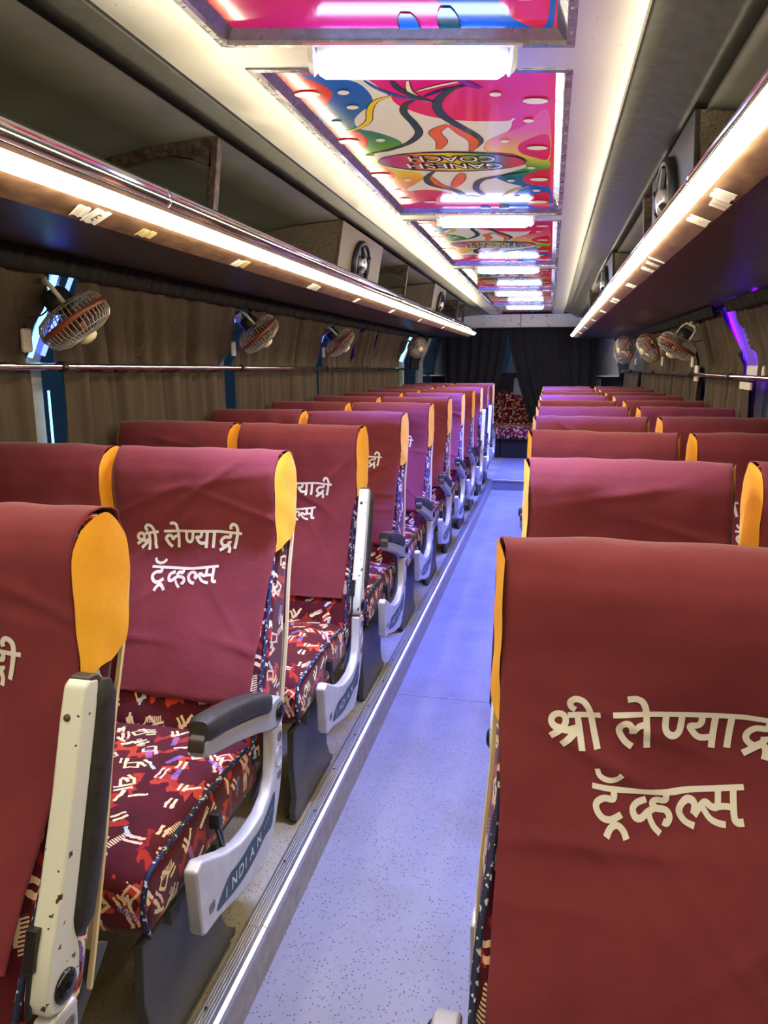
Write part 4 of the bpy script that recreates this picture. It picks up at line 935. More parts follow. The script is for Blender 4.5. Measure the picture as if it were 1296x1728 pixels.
def cloth(side, ya, yb, za, zb, rnd, period=0.085, amp=0.016, skew=0.65, off=0.045, pinch=(0.0, 0.0), name='curtain', mat=None, nz=14, rag=0.006):
    """gathered cloth hanging against a side wall; za top, zb bottom (from the eye); off = gap to the wall"""
    n = max(int((yb - ya) / 0.011), 12)
    ph = [rnd.uniform(0, 6.28) for _ in range(6)]
    rows = []
    for j in range(nz + 1):
        t = j / nz; row = []
        for i in range(n + 1):
            q = i / n
            z = za + (zb - za) * t
            inset = pinch[0] * math.sin(t * PI * 0.5) ** 2
            inset2 = pinch[1] * math.sin(t * PI * 0.5) ** 2
            y = ya + inset + (yb - ya - inset - inset2) * q
            yy = y + skew * (z - zb)
            f = math.sin(2 * PI * yy / period + ph[0] + 1.2 * math.sin(yy * 3.1 + ph[1])) + 0.55 * math.sin(2 * PI * yy / (period * 2.7) + ph[2]) + 0.35 * math.sin(2 * PI * yy / (period * 0.43) + ph[3] + 2 * t)
            f -= 2.6 * math.exp(-(math.sin(PI * yy / (period * 1.55) + ph[5] + 0.6 * math.sin(yy * 2.3)) / 0.13) ** 2) + 0.4 * math.exp(-(math.sin(PI * yy / (period * 0.83) + ph[4]) / 0.16) ** 2)
            d = off + amp * f * (0.75 + 0.25 * math.cos(3 * t + ph[4]))
            if za > 0.1 and zb < 0.1: z = za + (rail_z(side, y) - 0.006 - za) * t
            elif zb < -0.3: z = rail_z(side, y) + 0.004 + (zb - rail_z(side, y)) * t
            zz = z + (rag * math.sin(yy * 40 + ph[5]) if j == nz else 0)
            x = wall_x(side, max(z, -0.02)) - side * d
            row.append((x, y + skew * (za - z) * -0.0, zc(zz)))
        rows.append(row)
    mb = MB(); mb.grid(rows)
    return make(name, mb, mat or BROWNC, None, True, solid=0.003)
rnd = random.Random(5)
for side, runs in ((-1, [(Y0 + .05, 3.9), (3.9, 8.7)]), (1, [(Y0 + .05, 4.0), (4.3, 8.6)])):
    for k, (a, b) in enumerate(runs):
        o = cloth(side, a, b, 0.332 if side < 0 else 0.288, 0.265 if side < 0 else 0.235, rnd, 0.06, 0.006, 0, 0.105, name='valance', mat=VALANCE, nz=4, rag=0.001)
        tag(o, 'black gathered valance under the %s rack, %s half' % ('fan-side' if side < 0 else 'purple-side', ('front', 'rear')[k]), 'valance', 'gathered valances under the racks')
UP_L = [(-1.2, 2.155, 'ahead of the first fan'), (2.32, 3.68, 'between first and second fans'), (3.80, 5.26, 'between second and third fans'),
        (5.42, 6.19, 'just past the third fan'), (6.245, 6.83, 'second past the third fan'), (6.91, 8.35, 'before the far open window')]
for a, b, w in UP_L:
    o = cloth(-1, a, b, 0.300, 0.0, rnd, 0.16, 0.019, 0.75, 0.066)
    tag(o, 'brown upper curtain on the fan side, ' + w, 'curtain', 'brown window curtains')
LOW_L = [(-1.2, 2.165, 'ahead of the grey pillar by the first fan', (0, 0)), (2.33, 3.70, 'below the rail between first and second fans', (0.0, 0.02)), (3.86, 5.28, 'below the rail between second and third fans', (0, 0.01)),
         (5.37, 6.5, 'below the rail past the third fan', (0, 0)), (6.53, 8.3, 'below the rail before the far open window', (0, 0))]
for a, b, w, pz in LOW_L:
    o = cloth(-1, a, b, 0.0, -0.74, rnd, 0.13, 0.020, 0.05, 0.066, pz)
    tag(o, 'brown lower curtain on the fan side, ' + w, 'curtain', 'brown window curtains')
UP_R = [(-1.2, 2.2, 'out beside the nearest seats', (0, 0)), (2.2, 4.05, 'just ahead of the purple-lit gap', (0.0, 0.20)), (4.30, 5.3, 'just behind the purple-lit gap', (-0.10, 0.0)), (5.33, 6.95, 'behind the first purple-side fan', (0, 0)),
        (7.0, 8.5, 'behind the middle purple-side fan', (0, 0))]
for a, b, w, pz in UP_R:
    o = cloth(1, a, b, 0.262, 0.0, rnd, 0.13, 0.016, 0.35, 0.056, pz)
    tag(o, 'brown upper curtain on the purple side, ' + w, 'curtain', 'brown window curtains')
LOW_R = [(-1.2, 3.68, 'below the rail ahead of the purple-lit gap', (0, 0.10)), (4.02, 5.08, 'below the rail behind the purple-lit gap', (0, -0.02)), (5.26, 6.9, 'below the rail by the first purple-side fan', (0, 0)),
         (6.93, 8.35, 'below the rail by the farther purple-side fans', (0, 0)), (8.75, 10.3, 'below the rail near the rear corner on the purple side', (0, 0))]
for a, b, w, pz in LOW_R:
    o = cloth(1, a, b, 0.0, -0.74, rnd, 0.11, 0.018, 0.06, 0.058, pz)
    tag(o, 'brown lower curtain, purple side, ' + w, 'curtain', 'brown window curtains')
# dark curtain column beyond the far open window on the fan side
o = cloth(-1, 9.15, 9.75, 0.300, -0.74, rnd, 0.09, 0.016, 0, 0.05, mat=NAVYC); tag(o, 'narrow dark curtain beyond the far open window on the fan side', 'curtain', 'brown window curtains')

# neon tubes on the window pillars
def neon(side, y, z0, z1, mat, lab, r=0.009, dy=0.0, off=0.02):
    mb = MB(); pts = []
    for i in range(7):
        z = z0 + (z1 - z0) * i / 6; pts.append((wall_x(side, max(z, 0)) - side * off, y + dy * i / 6, zc(z)))
    mb.tube(pts, r, 8); o = make('neon_tube', mb, mat, None, True)
    return tag(o, lab, 'neon tube', 'coloured neon tubes on the window pillars')
neon(-1, 2.225, 0.015, 0.328, NCYAN, 'cyan neon tube on the pillar behind the first fan', 0.010, 0.03)
neon(-1, 2.29, 0.02, 0.31, NBLUE, 'blue neon tube next to the cyan one behind the first fan', 0.008, 0.05)
neon(-1, 2.315, -0.60, -0.10, NCYAN, 'thin cyan neon line below the rail at the first fan', 0.004)
neon(-1, 3.735, 0.0, 0.26, NBLUE, 'blue neon tube behind the second fan', 0.010)
neon(-1, 3.76, -0.60, -0.07, NCYAN, 'pale cyan neon line below the second fan', 0.010)
neon(-1, 5.345, -0.02, 0.29, NBLUE, 'blue neon tube behind the third fan', 0.016, 0.0)
neon(-1, 5.325, -0.60, -0.08, NCYAN, 'pale cyan neon line below the third fan', 0.008)
neon(-1, 6.213, 0.0, 0.26, NBLUE, 'thin blue neon slit first past the third fan', 0.008)
neon(-1, 6.87, 0.0, 0.22, NBLUE, 'thin blue neon slit second past the third fan', 0.012)
for i, (y, z0, z1) in enumerate(((3.93, 0.03, 0.27), (4.27, 0.03, 0.27))):
    neon(1, y, z0, z1, NPURP, ('purple neon tube behind the sheer curtain, nearer one', 'purple neon tube behind the sheer curtain, farther one')[i], 0.014, 0, 0.018)
neon(1, 7.0, 0.10, 0.27, NBLUE, 'faint blue neon tube over the middle purple-side fan', 0.006)
neon(-1, 8.72, 0.0, 0.28, NCYAN, 'added cyan tube standing in for outside light in the far open window, fan side', 0.022)  # added tube, stands in for the cyan light outside the open window
neon(1, 8.65, -0.03, 0.27, NCYAN, 'cyan neon tube in the gap by the last purple-side fan', 0.012)
# sheer cloth behind the purple tubes and the white fittings on the rail
o = cloth(1, 3.80, 4.40, 0.285, 0.0, rnd, 0.05, 0.004, 0.0, 0.036, name='sheer_curtain', mat=PURPLEC); tag(o, 'sheer curtain glowing purple in the wide window gap', 'curtain')
mb = MB(); mb.box((wall_x(1, 0) - 0.035, 3.95, zc(-0.045)), (0.05, 0.30, 0.05)); o = make('junction_box', mb, FANWHITE, bevel=0.006); tag(o, 'pale box on the sill under the purple gap', 'junction box')
mb = MB(); mb.box((RX[1] + 0.016, 3.88, zc(-0.115)), (0.012, 0.20, 0.035)); o = make('rail_bracket', mb, FANWHITE, bevel=0.003); tag(o, 'white bracket under the rail at the purple gap', 'bracket')
mb = MB(); mb.box((RX[1] + 0.022, 5.17, zc(-0.075)), (0.014, 0.10, 0.10)); o = make('rail_bracket', mb, FANWHITE, bevel=0.003); tag(o, 'white bracket on the rail by the first purple-side fan', 'bracket')

# rear window curtains: two halves that part in the middle
def rear_curtain(xa_t, xb_t, xa_b, xb_b, z0, z1, lab, seed, y=11.0):
    r = random.Random(seed); ph = [r.uniform(0, 6.28) for _ in range(5)]
    n, nz = 90, 26; rows = []
    for j in range(nz + 1):
        t = j / nz; row = []; k = t ** 1.35
        for i in range(n + 1):
            q = i / n
            a, b = xa_t + (xa_b - xa_t) * k, xb_t + (xb_b - xb_t) * k
            x = a + (b - a) * q; w = xa_t + (xb_t - xa_t) * q
            f = math.sin(w * 42 + ph[0] + math.sin(w * 5 + ph[1])) + 0.5 * math.sin(w * 17 + ph[2] + t) + 0.3 * math.sin(w * 90 + ph[3])
            row.append((x, y + 0.018 * f * (0.35 + 0.9 * t) - 0.05 * t, zc(z0 + (z1 - z0) * t)))
        rows.append(row)
    mb = MB(); mb.grid(rows); o = make('rear_curtain', mb, NAVYC, None, True, solid=0.004)
    return tag(o, lab, 'curtain', 'black rear window curtains')
rear_curtain(-1.55, -0.595, -1.45, -0.82, 0.462, -0.86, 'black rear curtain swept aside on the fan side', 3)
rear_curtain(-0.60, 0.66, -0.24, 0.62, 0.462, -0.86, 'black rear curtain half on the purple side', 4)
mb = MB(); mb.tube([(-1.62, 11.0, zc(0.468)), (0.72, 11.0, zc(0.468))], 0.008, 8); o = make('curtain_rod', mb, BLACK); tag(o, 'thin rod carrying the black rear curtains', 'curtain rod')
# pale header panel above the rear curtains
mb = MB(); mb.box((-0.40, 11.06, zc(0.565)), (1.9, 0.02, 0.19)); structure('trim_10', mb, PANELW)
mb = MB(); mb.box((-0.43, 11.045, zc(0.565)), (0.008, 0.012, 0.19)); structure('trim_11', mb, POSTM)

# ---------------------------------------------------------------- fans
def fan(side, y, z, axis, lab, R=0.115, zb=0.21, yb=None, sw=True, out=0.13):
    yb = y + 0.02 if yb is None else yb
    base = Vector((wall_x(side, zb) - side * 0.012, yb, zc(zb)))
    c = Vector((wall_x(side, z) - side * out, y, zc(z))); ax = Vector(axis).normalized()
    t = thing('wall_fan', lab, 'fan', tuple(base), 'caged fans on the window pillars')
    o = tuple(-base)
    u = ax.orthogonal().normalized(); w = ax.cross(u)
    def pt(r, a, h): return tuple(c + (u * math.cos(a) + w * math.sin(a)) * r + ax * h)
    mb = MB(); N = 44
    for i in range(N):
        a = 2 * PI * i / N; k = 0.12
        mb.tube([pt(R * q, a + k * (1 - q), h) for q, h in ((1, 0.006), (0.97, 0.028), (0.86, 0.044), (0.6, 0.056), (0.28, 0.060))], 0.0016, 4, cap=False)
        mb.tube([pt(R * q, a - k * (1 - q), h) for q, h in ((1, -0.006), (0.97, -0.026), (0.86, -0.042), (0.6, -0.052), (0.40, -0.054))], 0.0016, 4, cap=False)
    for q, h in ((0.86, 0.044), (0.6, 0.056), (0.86, -0.042), (0.6, -0.052)):
        mb.tube([pt(R * q, 2 * PI * i / 32, h) for i in range(32)], 0.0017, 4, closed=True)
    make('cage', mb, WIRE, t, loc=o)
    mb = MB(); mb.grid([[pt(R * q, 2 * PI * i / 40, h) for i in range(40)] for q, h in ((0.985, -0.009), (1.03, -0.008), (1.04, 0), (1.03, 0.008), (0.985, 0.009), (0.985, -0.009))], 0, True)
    make('rim', mb, FANORANGE, t, True, loc=o)
    mb = MB(); mb.lathe([(0.02, 0.056), (0.032, 0.060), (0.030, 0.070), (0.018, 0.078), (0.004, 0.080)], c, ax, 20); make('hub_cap', mb, plain('cream_cap', (0.72, 0.66, 0.42), 0.35), t, True, loc=o)
    mb = MB(); mb.lathe([(0.030, -0.11), (0.042, -0.10), (0.046, -0.06), (0.044, -0.050), (0.03, -0.04), (0.02, -0.035)], c, ax, 20); make('motor', mb, MOTOR, t, True, loc=o)
    mb = MB(); mb.lathe([(0.006, -0.035), (0.02, -0.03), (0.022, 0.02), (0.012, 0.035), (0.002, 0.038)], c, ax, 14); hub = make('hub', mb, FANORANGE, t, True, loc=o)
    for b in range(3):
        mb = MB(); rows = []
        for q in (0.18, 0.4, 0.65, 0.86):
            row = []
            for s in (-1, -0.3, 0.4, 1):
                a = 2 * PI * b / 3 + s * (0.55 if q > 0.3 else 0.75); row.append(pt(R * q, a, 0.004 + 0.016 * s))
            rows.append(row)
        mb.grid(rows); make('blade', mb, FANORANGE, hub, True, solid=0.002)
    # bracket: base plate on the pillar, curved arm, fork to the motor
    mb = MB(); mb.lathe([(0.034, -0.008), (0.036, 0.0), (0.034, 0.018), (0.022, 0.024)], base, (-side, 0, 0.15), 18); make('bracket_base', mb, FANWHITE, t, True, loc=o)
    m = c - ax * 0.085
    e1, e2 = m + w * 0.055, m - w * 0.055
    top = m - ax * 0.055
    mb = MB(); mb.tube(spline([base + Vector((-side * 0.02, 0, 0)), base.lerp(top, 0.5) + Vector((0, 0, 0.03)), top + Vector((0, 0, 0.012))], 6), 0.010, 8)
    make('bracket_arm', mb, FANWHITE, t, True, loc=o)
    mb = MB(); mb.tube([e1 + ax * 0.03, e1 - ax * 0.03, top + w * 0.035, top - w * 0.035, e2 - ax * 0.03, e2 + ax * 0.03], 0.0075, 6); make('fork', mb, FANWHITE, t, True, loc=o)
    if sw:
        p = Vector((wall_x(side, 0.05) - side * 0.10, yb - 0.07 if side < 0 else yb + 0.10, zc(0.065 if side < 0 else 0.0)))
        mb = MB(); mb.box(p, (0.018, 0.042, 0.075)); make('switch', mb, FANWHITE, t, bevel=0.008, loc=o)
        mb = MB(); mb.tube(spline([m, m + Vector((side * 0.05, 0.0, -0.05)), Vector((base.x, yb - 0.05, zc(0.13))), p + Vector((0, 0, 0.037))], 8), 0.0028, 6); make('cord', mb, BLACK, t, True, loc=o)
fan(-1, 2.16, 0.128, (0.50, 0.30, -0.81), 'wire-cage fan with rust-orange rim, nearest of the fan-side row', yb=2.165, zb=0.235, out=0.20)
fan(-1, 3.73, 0.142, (0.58, 0.36, -0.73), 'second caged fan along the fan-side windows', yb=3.76, zb=0.235, out=0.19)
fan(-1, 5.30, 0.135, (0.64, 0.30, -0.70), 'third caged fan along the fan-side windows, before the blue neon', yb=5.36, zb=0.22, out=0.19)
fan(-1, 8.12, 0.15, (0.62, -0.72, -0.30), 'small far fan on the fan side beside the open window', yb=8.3, zb=0.22, out=0.26, sw=False)
fan(1, 4.85, 0.092, (-0.50, 0.04, -0.86), 'caged fan with orange blades, first on the purple side', yb=5.15, zb=0.20, out=0.25)
fan(1, 6.25, 0.105, (-0.80, -0.35, -0.48), 'middle caged fan on the purple side', yb=6.5, zb=0.20, out=0.235)
fan(1, 8.10, 0.115, (-0.85, -0.50, -0.10), 'dark far fan on the purple side beside the cyan gap', yb=8.5, zb=0.2, out=0.25, R=0.14)
# ---------------------------------------------------------------- seats
# seat frame: x across (aisle side = +x before mirroring), y towards the backrest, z above the platform
FZ = [0.38, 0.455, 0.57, 0.66, 0.758, 0.868, 0.95, 1.02, 1.06, 1.085]
FY = [0.012, 0.022, 0.076, 0.134, 0.198, 0.250, 0.254, 0.253, 0.260, 0.275]
BZ = [0.38, 0.455, 0.57, 0.66, 0.758, 0.868, 0.95, 1.02, 1.06, 1.085]
BY = [0.16, 0.186, 0.222, 0.252, 0.287, 0.328, 0.354, 0.362, 0.357, 0.342]
def smooth_interp(zs, ys):
    zs, ys = np.array(zs), np.array(ys); m = np.gradient(ys, zs)
    def f(z):
        z = min(max(z, zs[0]), zs[-1]); i = min(int(np.searchsorted(zs, z, 'right')) - 1, len(zs) - 2)
        h = zs[i + 1] - zs[i]; t = (z - zs[i]) / h
        return float((2 * t**3 - 3 * t**2 + 1) * ys[i] + (t**3 - 2 * t**2 + t) * h * m[i] + (-2 * t**3 + 3 * t**2) * ys[i + 1] + (t**3 - t**2) * h * m[i + 1])
    return f
FR, BK = smooth_interp(FZ, FY), smooth_interp(BZ, BY)
HW, HB = 0.222, 0.235                       # half widths at the front and at the back: the sides flare
def widen(z):
    t = min(max((0.82 - z) / 0.24, 0.0), 1.0); return t * t * (3 - 2 * t)
def hw(z): return HW + 0.020 * widen(z)
def hb(z): return HB + 0.010 * widen(z)
def flare(y, z): return hw(z) + (hb(z) - hw(z)) * min(max((y - FR(z)) / max(BK(z) - FR(z), 1e-4), -0.1), 1.0)
def loop(z0f, z0b, off, nf=22, nb=14, ins=0.0):
    """front bottom -> over the top -> back bottom, as (y, z)"""
    L = []
    for i in range(nf + 1):
        z = z0f + (1.085 - z0f) * i / nf; L.append((FR(z) - off + ins, z - ins * (i / nf) ** 6))
    for i in range(1, 6):
        a = PI - PI * i / 6; L.append((0.310 + (0.035 + off - ins) * math.cos(a), 1.0850 + (0.020 + off - ins) * math.sin(a) ** 0.8 - 0.0))
    for i in range(nb + 1):
        z = 1.085 - (1.085 - z0b) * i / nb; L.append((BK(z) + off - ins, z - ins * (1 - i / nb) ** 6))
    return L
def mesh_backrest():
    mb = MB(); cols = [(-HW, 0.022), (-HW + 0.004, 0.010), (-HW + 0.014, 0.002), (-HW + 0.03, 0)] + [(-HW + 0.03 + (2 * HW - 0.06) * i / 8, 0) for i in range(1, 8)] + [(HW - 0.03, 0), (HW - 0.014, 0.002), (HW - 0.004, 0.010), (HW, 0.022)]
    rows = [[(x / HW * flare(y, z), y, z) for y, z in loop(0.40, 0.40, 0.0, ins=i)] for x, i in cols]
    mb.grid(rows, 0, True); n = len(rows[0])
    mb.add(rows[0], [tuple(range(n))]); mb.add(rows[-1], [tuple(range(n))])
    return mb.mesh('backrest', FABRIC, True, True)
def mesh_piping_back():
    out = []
    for s in (-1, 1):
        mb = MB(); mb.tube([(s * (hw(z) - 0.004), FR(z) - 0.001, z) for z in [0.40 + 0.48 * i / 16 for i in range(17)]], 0.0052, 7)
        out.append(mb.mesh('piping', PIPING, True))
    return out
def mesh_shell():
    mb = MB(); zs = [0.40 + 0.66 * i / 16 for i in range(17)]
    mb.grid([[(s * (hb(z) + e), BK(z) + d, z) for z in zs] for s, e, d in ((-1, 0.004, 0.004), (-1, 0, 0.012), (1, 0, 0.012), (1, 0.004, 0.004))])
    for s in (-1, 1):
        mb.grid([[(s * (hb(z) + e), BK(z) + d, z) for z in zs] for e, d in ((0.0035, 0.002), (0.005, 0.006), (0, 0.013), (-0.004, 0.003), (0.0035, 0.002))])
    return mb.mesh('back_shell', CREAM, False)
def wrinkle(seed):
    r = random.Random(seed); W = []
    for _ in range(5): W.append((r.uniform(-7, 7), r.uniform(9, 24), r.uniform(0, 6.28), r.uniform(0.0016, 0.0036)))
    for _ in range(5): W.append((r.uniform(-26, 26), r.uniform(-16, 16), r.uniform(0, 6.28), r.uniform(0.0010, 0.0022)))
    cr = []                                           # a few sharper drag creases
    for _ in range(9): cr.append((r.uniform(-0.2, 0.2), r.uniform(0.62, 1.06), r.uniform(-1.0, 1.0), r.uniform(0.08, 0.17), r.uniform(0.003, 0.0075)))
    def f(x, z):
        d = sum(a * math.sin(kx * x * 2.2 + kz * z + p) for kx, kz, p, a in W)
        for cx_, cz_, an, ln, a in cr:
            u = (x - cx_) * math.cos(an) + (z - cz_) * math.sin(an); v = -(x - cx_) * math.sin(an) + (z - cz_) * math.cos(an)
            d += a * math.exp(-(u / ln) ** 2) * math.exp(-(v / 0.010) ** 2)
        return d
    return f
def cover_halfwidth(z):
    return hw(z) + 0.004 - 0.024 * min(max((0.86 - z) / 0.24, 0.0), 1.0)
HEM = 0.535
def front_y(x, z, f): return FR(z) - 0.0075 - f(x, z) - 0.009
def meshes_cover(seed):
    f = wrinkle(seed); mb = MB(); NF = 84; L = loop(HEM, 0.66, 0.006, NF, 16); n = 60; rows = []
    for k, (y, z) in enumerate(L):
        front = k <= NF
        row = []; w = cover_halfwidth(z) if front else flare(y, min(z, 1.085)) + 0.004
        for i in range(n + 1):
            q = -1 + 2 * i / n; x = q * w
            edge = max(0, (abs(q) - 0.93) / 0.07)
            d = f(x, z)
            if front: yy = FR(z) - 0.0075 - d - 0.009 + 0.006 * edge * (1 if z > 0.86 else 0.3); zz = z
            else: yy = y + 0.002 + d * 0.5; zz = z + d * 0.4 * (1 if NF < k < NF + 7 else 0)
            if k == 0: zz += 0.006 * math.sin(x * 14 + seed) + 0.004 * math.sin(x * 31)
            row.append((x, yy, zz))
        rows.append(row)
    mb.grid(rows); cov = mb.mesh('seat_cover', MAROON, True)
    sides = []
    for s in (-1, 1):
        mb = MB(); rows = []; r = random.Random(seed * 7 + s)
        for j in range(19):
            t = j / 18; row = []
            for i in range(9):
                q = i / 8
                zb = 0.862 + 0.026 * q + 0.004 * math.sin(q * 9 + seed)
                ztop = 1.081 + 0.026 * math.sin(PI * min(max(q, 0.02), 0.98)) ** 0.55
                z = zb + (ztop - zb) * t
                zq = min(z, 1.085)
                a, b = FR(zq) - 0.0135, BK(zq) + 0.007
                if z > 1.055: k = (z - 1.055) / 0.05; a += 0.02 * k * k; b -= 0.012 * k * k
                bul = 0.007 * math.sin(PI * q) + 0.002 * math.sin(z * 60 + q * 5 + seed) * (1 - t)
                row.append((s * (HW + (HB - HW) * q + 0.005 + bul), a + (b - a) * q, z))
            rows.append(row)
        mb.grid(rows); sides.append(mb.mesh('side_gusset', YELLOW, True))
    # printed lettering follows the cloth
    mb = MB()
    for w, pts in STROKES:
        P = [(p[0], p[1]) for p in (spline([(a, b, 0) for a, b in pts], 5) if len(pts) > 2 else [Vector((pts[0][0] + (pts[1][0] - pts[0][0]) * i / 6, pts[0][1] + (pts[1][1] - pts[0][1]) * i / 6, 0)) for i in range(7)])]
        Lf, Rt = ribbon2(P, w)
        fn = lambda p: (p[0], front_y(p[0], p[1], f) - 0.0016, p[1])
        md = [((a[0] + b[0]) / 2, (a[1] + b[1]) / 2) for a, b in zip(Lf, Rt)]
        mb.grid([[fn(p) for p in Lf], [fn(p) for p in md], [fn(p) for p in Rt]])
    let = mb.mesh('printed_lettering', LETTER, True)
    # for seats turned mirror-wise: same words, laid so that they still read correctly
    mb = MB()
    for w, pts in STROKES:
        P = [(p[0], p[1]) for p in (spline([(a, b, 0) for a, b in pts], 5) if len(pts) > 2 else [Vector((pts[0][0] + (pts[1][0] - pts[0][0]) * i / 6, pts[0][1] + (pts[1][1] - pts[0][1]) * i / 6, 0)) for i in range(7)])]
        Lf, Rt = ribbon2(P, w)
        fm = lambda p: (-p[0], front_y(-p[0], p[1], f) - 0.0016, p[1])
        md = [((a[0] + b[0]) / 2, (a[1] + b[1]) / 2) for a, b in zip(Lf, Rt)]
        mb.grid([[fm(p) for p in Lf], [fm(p) for p in md], [fm(p) for p in Rt]])
    return cov, sides, (let, mb.mesh('printed_lettering', LETTER, True))
def mesh_cushion():
    mb = MB(); rows = []
    ys = [-0.468, -0.462, -0.445, -0.40, -0.32, -0.22, -0.12, -0.03, 0.03]
    for iy, y in enumerate(ys):
        row = []; fr = {0: 0.55, 1: 0.80, 2: 0.95}.get(iy, 1.0)
        dome = 0.012 * math.sin(PI * (y + 0.468) / 0.5)
        zt_, zb_ = 0.448 + dome + (0.004 if iy > 2 else 0) , 0.315 - 0.0 * y
        zm = (zt_ + zb_) / 2; ht = (zt_ - zb_) / 2 * (fr if iy < 2 else 1)
        m = 40
        for i in range(m):
            a = 2 * PI * i / m
            ca, sa = math.cos(a), math.sin(a)
            x = (0.238 - (1 - fr) * 0.025) * math.copysign(abs(ca) ** 0.32, ca)
            z = zm + ht * math.copysign(abs(sa) ** 0.36, sa) + (0.010 * (1 - (x / 0.24) ** 2) if sa > 0 else 0)
            z += 0.002 * math.sin(x * 31 + y * 22) * (1 if sa > 0 else 0)
            row.append((x, y, z))
        rows.append(row)
    mb.grid(rows, 0, True); n = len(rows[0]); mb.add(rows[0], [tuple(range(n))]); mb.add(rows[-1], [tuple(range(n))])
    return mb.mesh('seat_cushion', FABRIC, True, True)
def mesh_piping_cushion():
    out = []
    for s in (-1, 1):
        x = s * 0.231; mb = MB()
        mb.tube(spline([(x, -0.455, 0.325), (x, -0.470, 0.375), (x, -0.458, 0.428), (x, -0.425, 0.449), (x, -0.32, 0.455), (x, -0.2, 0.458), (x, -0.08, 0.452), (x, 0.0, 0.446)], 5), 0.0055, 7)
        out.append(mb.mesh('piping', PIPING, True))
    return out
BRK = [(-0.372, 0.400), (-0.362, 0.262), (-0.350, 0.246), (-0.290, 0.238), (-0.160, 0.200), (-0.050, 0.182), (-0.012, 0.192), (0.037, 0.250), (0.070, 0.310), (0.089, 0.367), (0.097, 0.470),
       (0.038, 0.478), (0.033, 0.420), (0.022, 0.365), (-0.006, 0.334), (-0.05, 0.318), (-0.12, 0.318), (-0.172, 0.326), (-0.240, 0.352), (-0.300, 0.384), (-0.345, 0.408)]
AX_ = 0.270
def mb_bracket():
    mb = MB(); mb.prism(BRK, AX_ - 0.015, AX_ + 0.015); return mb
DEC = [(-0.300, 0.262), (-0.275, 0.282), (-0.235, 0.296), (-0.20, 0.292), (-0.165, 0.290), (-0.12, 0.293), (-0.07, 0.290), (-0.02, 0.305), (0.028, 0.325), (0.005, 0.255), (-0.04, 0.252), (-0.10, 0.240), (-0.16, 0.236), (-0.22, 0.243), (-0.26, 0.252)]
def meshes_decal(mir=1):
    mb = MB(); P = spline([(a, b, 0) for a, b in DEC], 3, True); mb.add([(AX_ + 0.0158, p[0], p[1]) for p in P], [tuple(range(len(P)))])
    decal = mb.mesh('maker_decal', DECAL, fix=False)
    mb = MB()
    # lettering rises along the leaf, largest at the front
    path = [(-0.255, 0.268), (-0.215, 0.267), (-0.18, 0.265), (-0.155, 0.264), (-0.12, 0.264), (-0.078, 0.267)]
    for ch, (y, z), sz in zip('INDIAN'[::mir], path, (0.036, 0.040, 0.040, 0.036, 0.038, 0.036)):
        vs, fs = text_polys(ch, sz, 0.0006)
        mb.add([(AX_ + 0.0164, y + mir * v[0] * 0.95 + v[1] * 0.12, z + v[1] * 0.9) for v in vs], fs)
    for i in range(5):
        vs, fs = text_polys('SEATS'[::mir][i], 0.015); y = -0.045 + i * 0.012
        mb.add([(AX_ + 0.0164, y + mir * v[0], 0.276 + i * 0.0045 + v[1]) for v in vs], fs)
    return decal, mb.mesh('lettering', plain('pale_print', (0.62, 0.66, 0.66), 0.5), fix=False)
def mesh_bolts():
    out = []; bm_ = mottled('bolt_steel', (0.4, 0.38, 0.35), (0.22, 0.16, 0.12), 80, 0.35, 0.7)
    for y, z in ((-0.318, 0.288), (0.060, 0.352), (0.072, 0.445)):
        mb = MB(); mb.lathe([(0.013, 0.0), (0.013, 0.0014), (0.008, 0.0016), (0.006, 0.0006), (0.001, 0.0006)], (AX_ + 0.0145, y, z), (1, 0, 0), 14)
        out.append(mb.mesh('bolt', bm_, True))
    return out
def mesh_badge(mir=1):
    mb = MB(); mb.tube([(AX_ + 0.0155, 0.062 + 0.022 * math.cos(a), 0.398 + 0.024 * math.sin(a)) for a in [2 * PI * i / 20 for i in range(20)]], 0.0012, 5, closed=True)
    vs, fs = text_polys('MAXI', 0.012); mb.add([(AX_ + 0.0158, 0.062 + mir * v[0], 0.400 + v[1]) for v in vs], fs)
    return mb.mesh('badge', GREYMETAL)
PIV = (0.068, 0.512)
def arm_xyz(raised):
    if raised: sv = Vector((0.0, 0.300, 0.954)); tv = Vector((0.0, 0.954, -0.300))
    else: sv = Vector((0.0, -0.958, 0.286)); tv = Vector((0.0, 0.286, 0.958))
    return lambda s, t, x: tuple(Vector((AX_ + x, PIV[0], PIV[1])) + sv * s + tv * t)
def mb_arm(raised):
    g = arm_xyz(raised); mb = MB()
    prof = [(0.055, -0.038), (0.12, -0.030), (0.25, -0.024), (0.35, -0.024), (0.395, -0.022), (0.404, -0.012), (0.404, 0.010), (0.37, 0.014), (0.08, 0.010), (0.035, 0.030), (0.0, 0.036), (-0.026, 0.026), (-0.037, 0.0), (-0.030, -0.024), (-0.008, -0.038)]
    mb.prism(prof, -0.0175, 0.0175, lambda p, q, x: g(p, q, x)); return mb
def mb_pad(raised):
    g = arm_xyz(raised); mb = MB(); rows = []
    for i in range(19):
        t = i / 18; s = 0.055 + 0.345 * t; arch = 0.010 * math.sin(PI * t); e = 1.0 if 0 < i < 18 else 0.72
        row = []
        for k in range(20):
            a = 2 * PI * k / 20; ca, sa = math.cos(a), math.sin(a)
            row.append(g(s, 0.028 + arch + 0.024 * e * math.copysign(abs(sa) ** 0.6, sa), 0.026 * e * math.copysign(abs(ca) ** 0.6, ca)))
        rows.append(row)
    mb.grid(rows, 0, True); mb.add(rows[0], [tuple(range(20))]); mb.add(rows[-1], [tuple(range(20))]); return mb
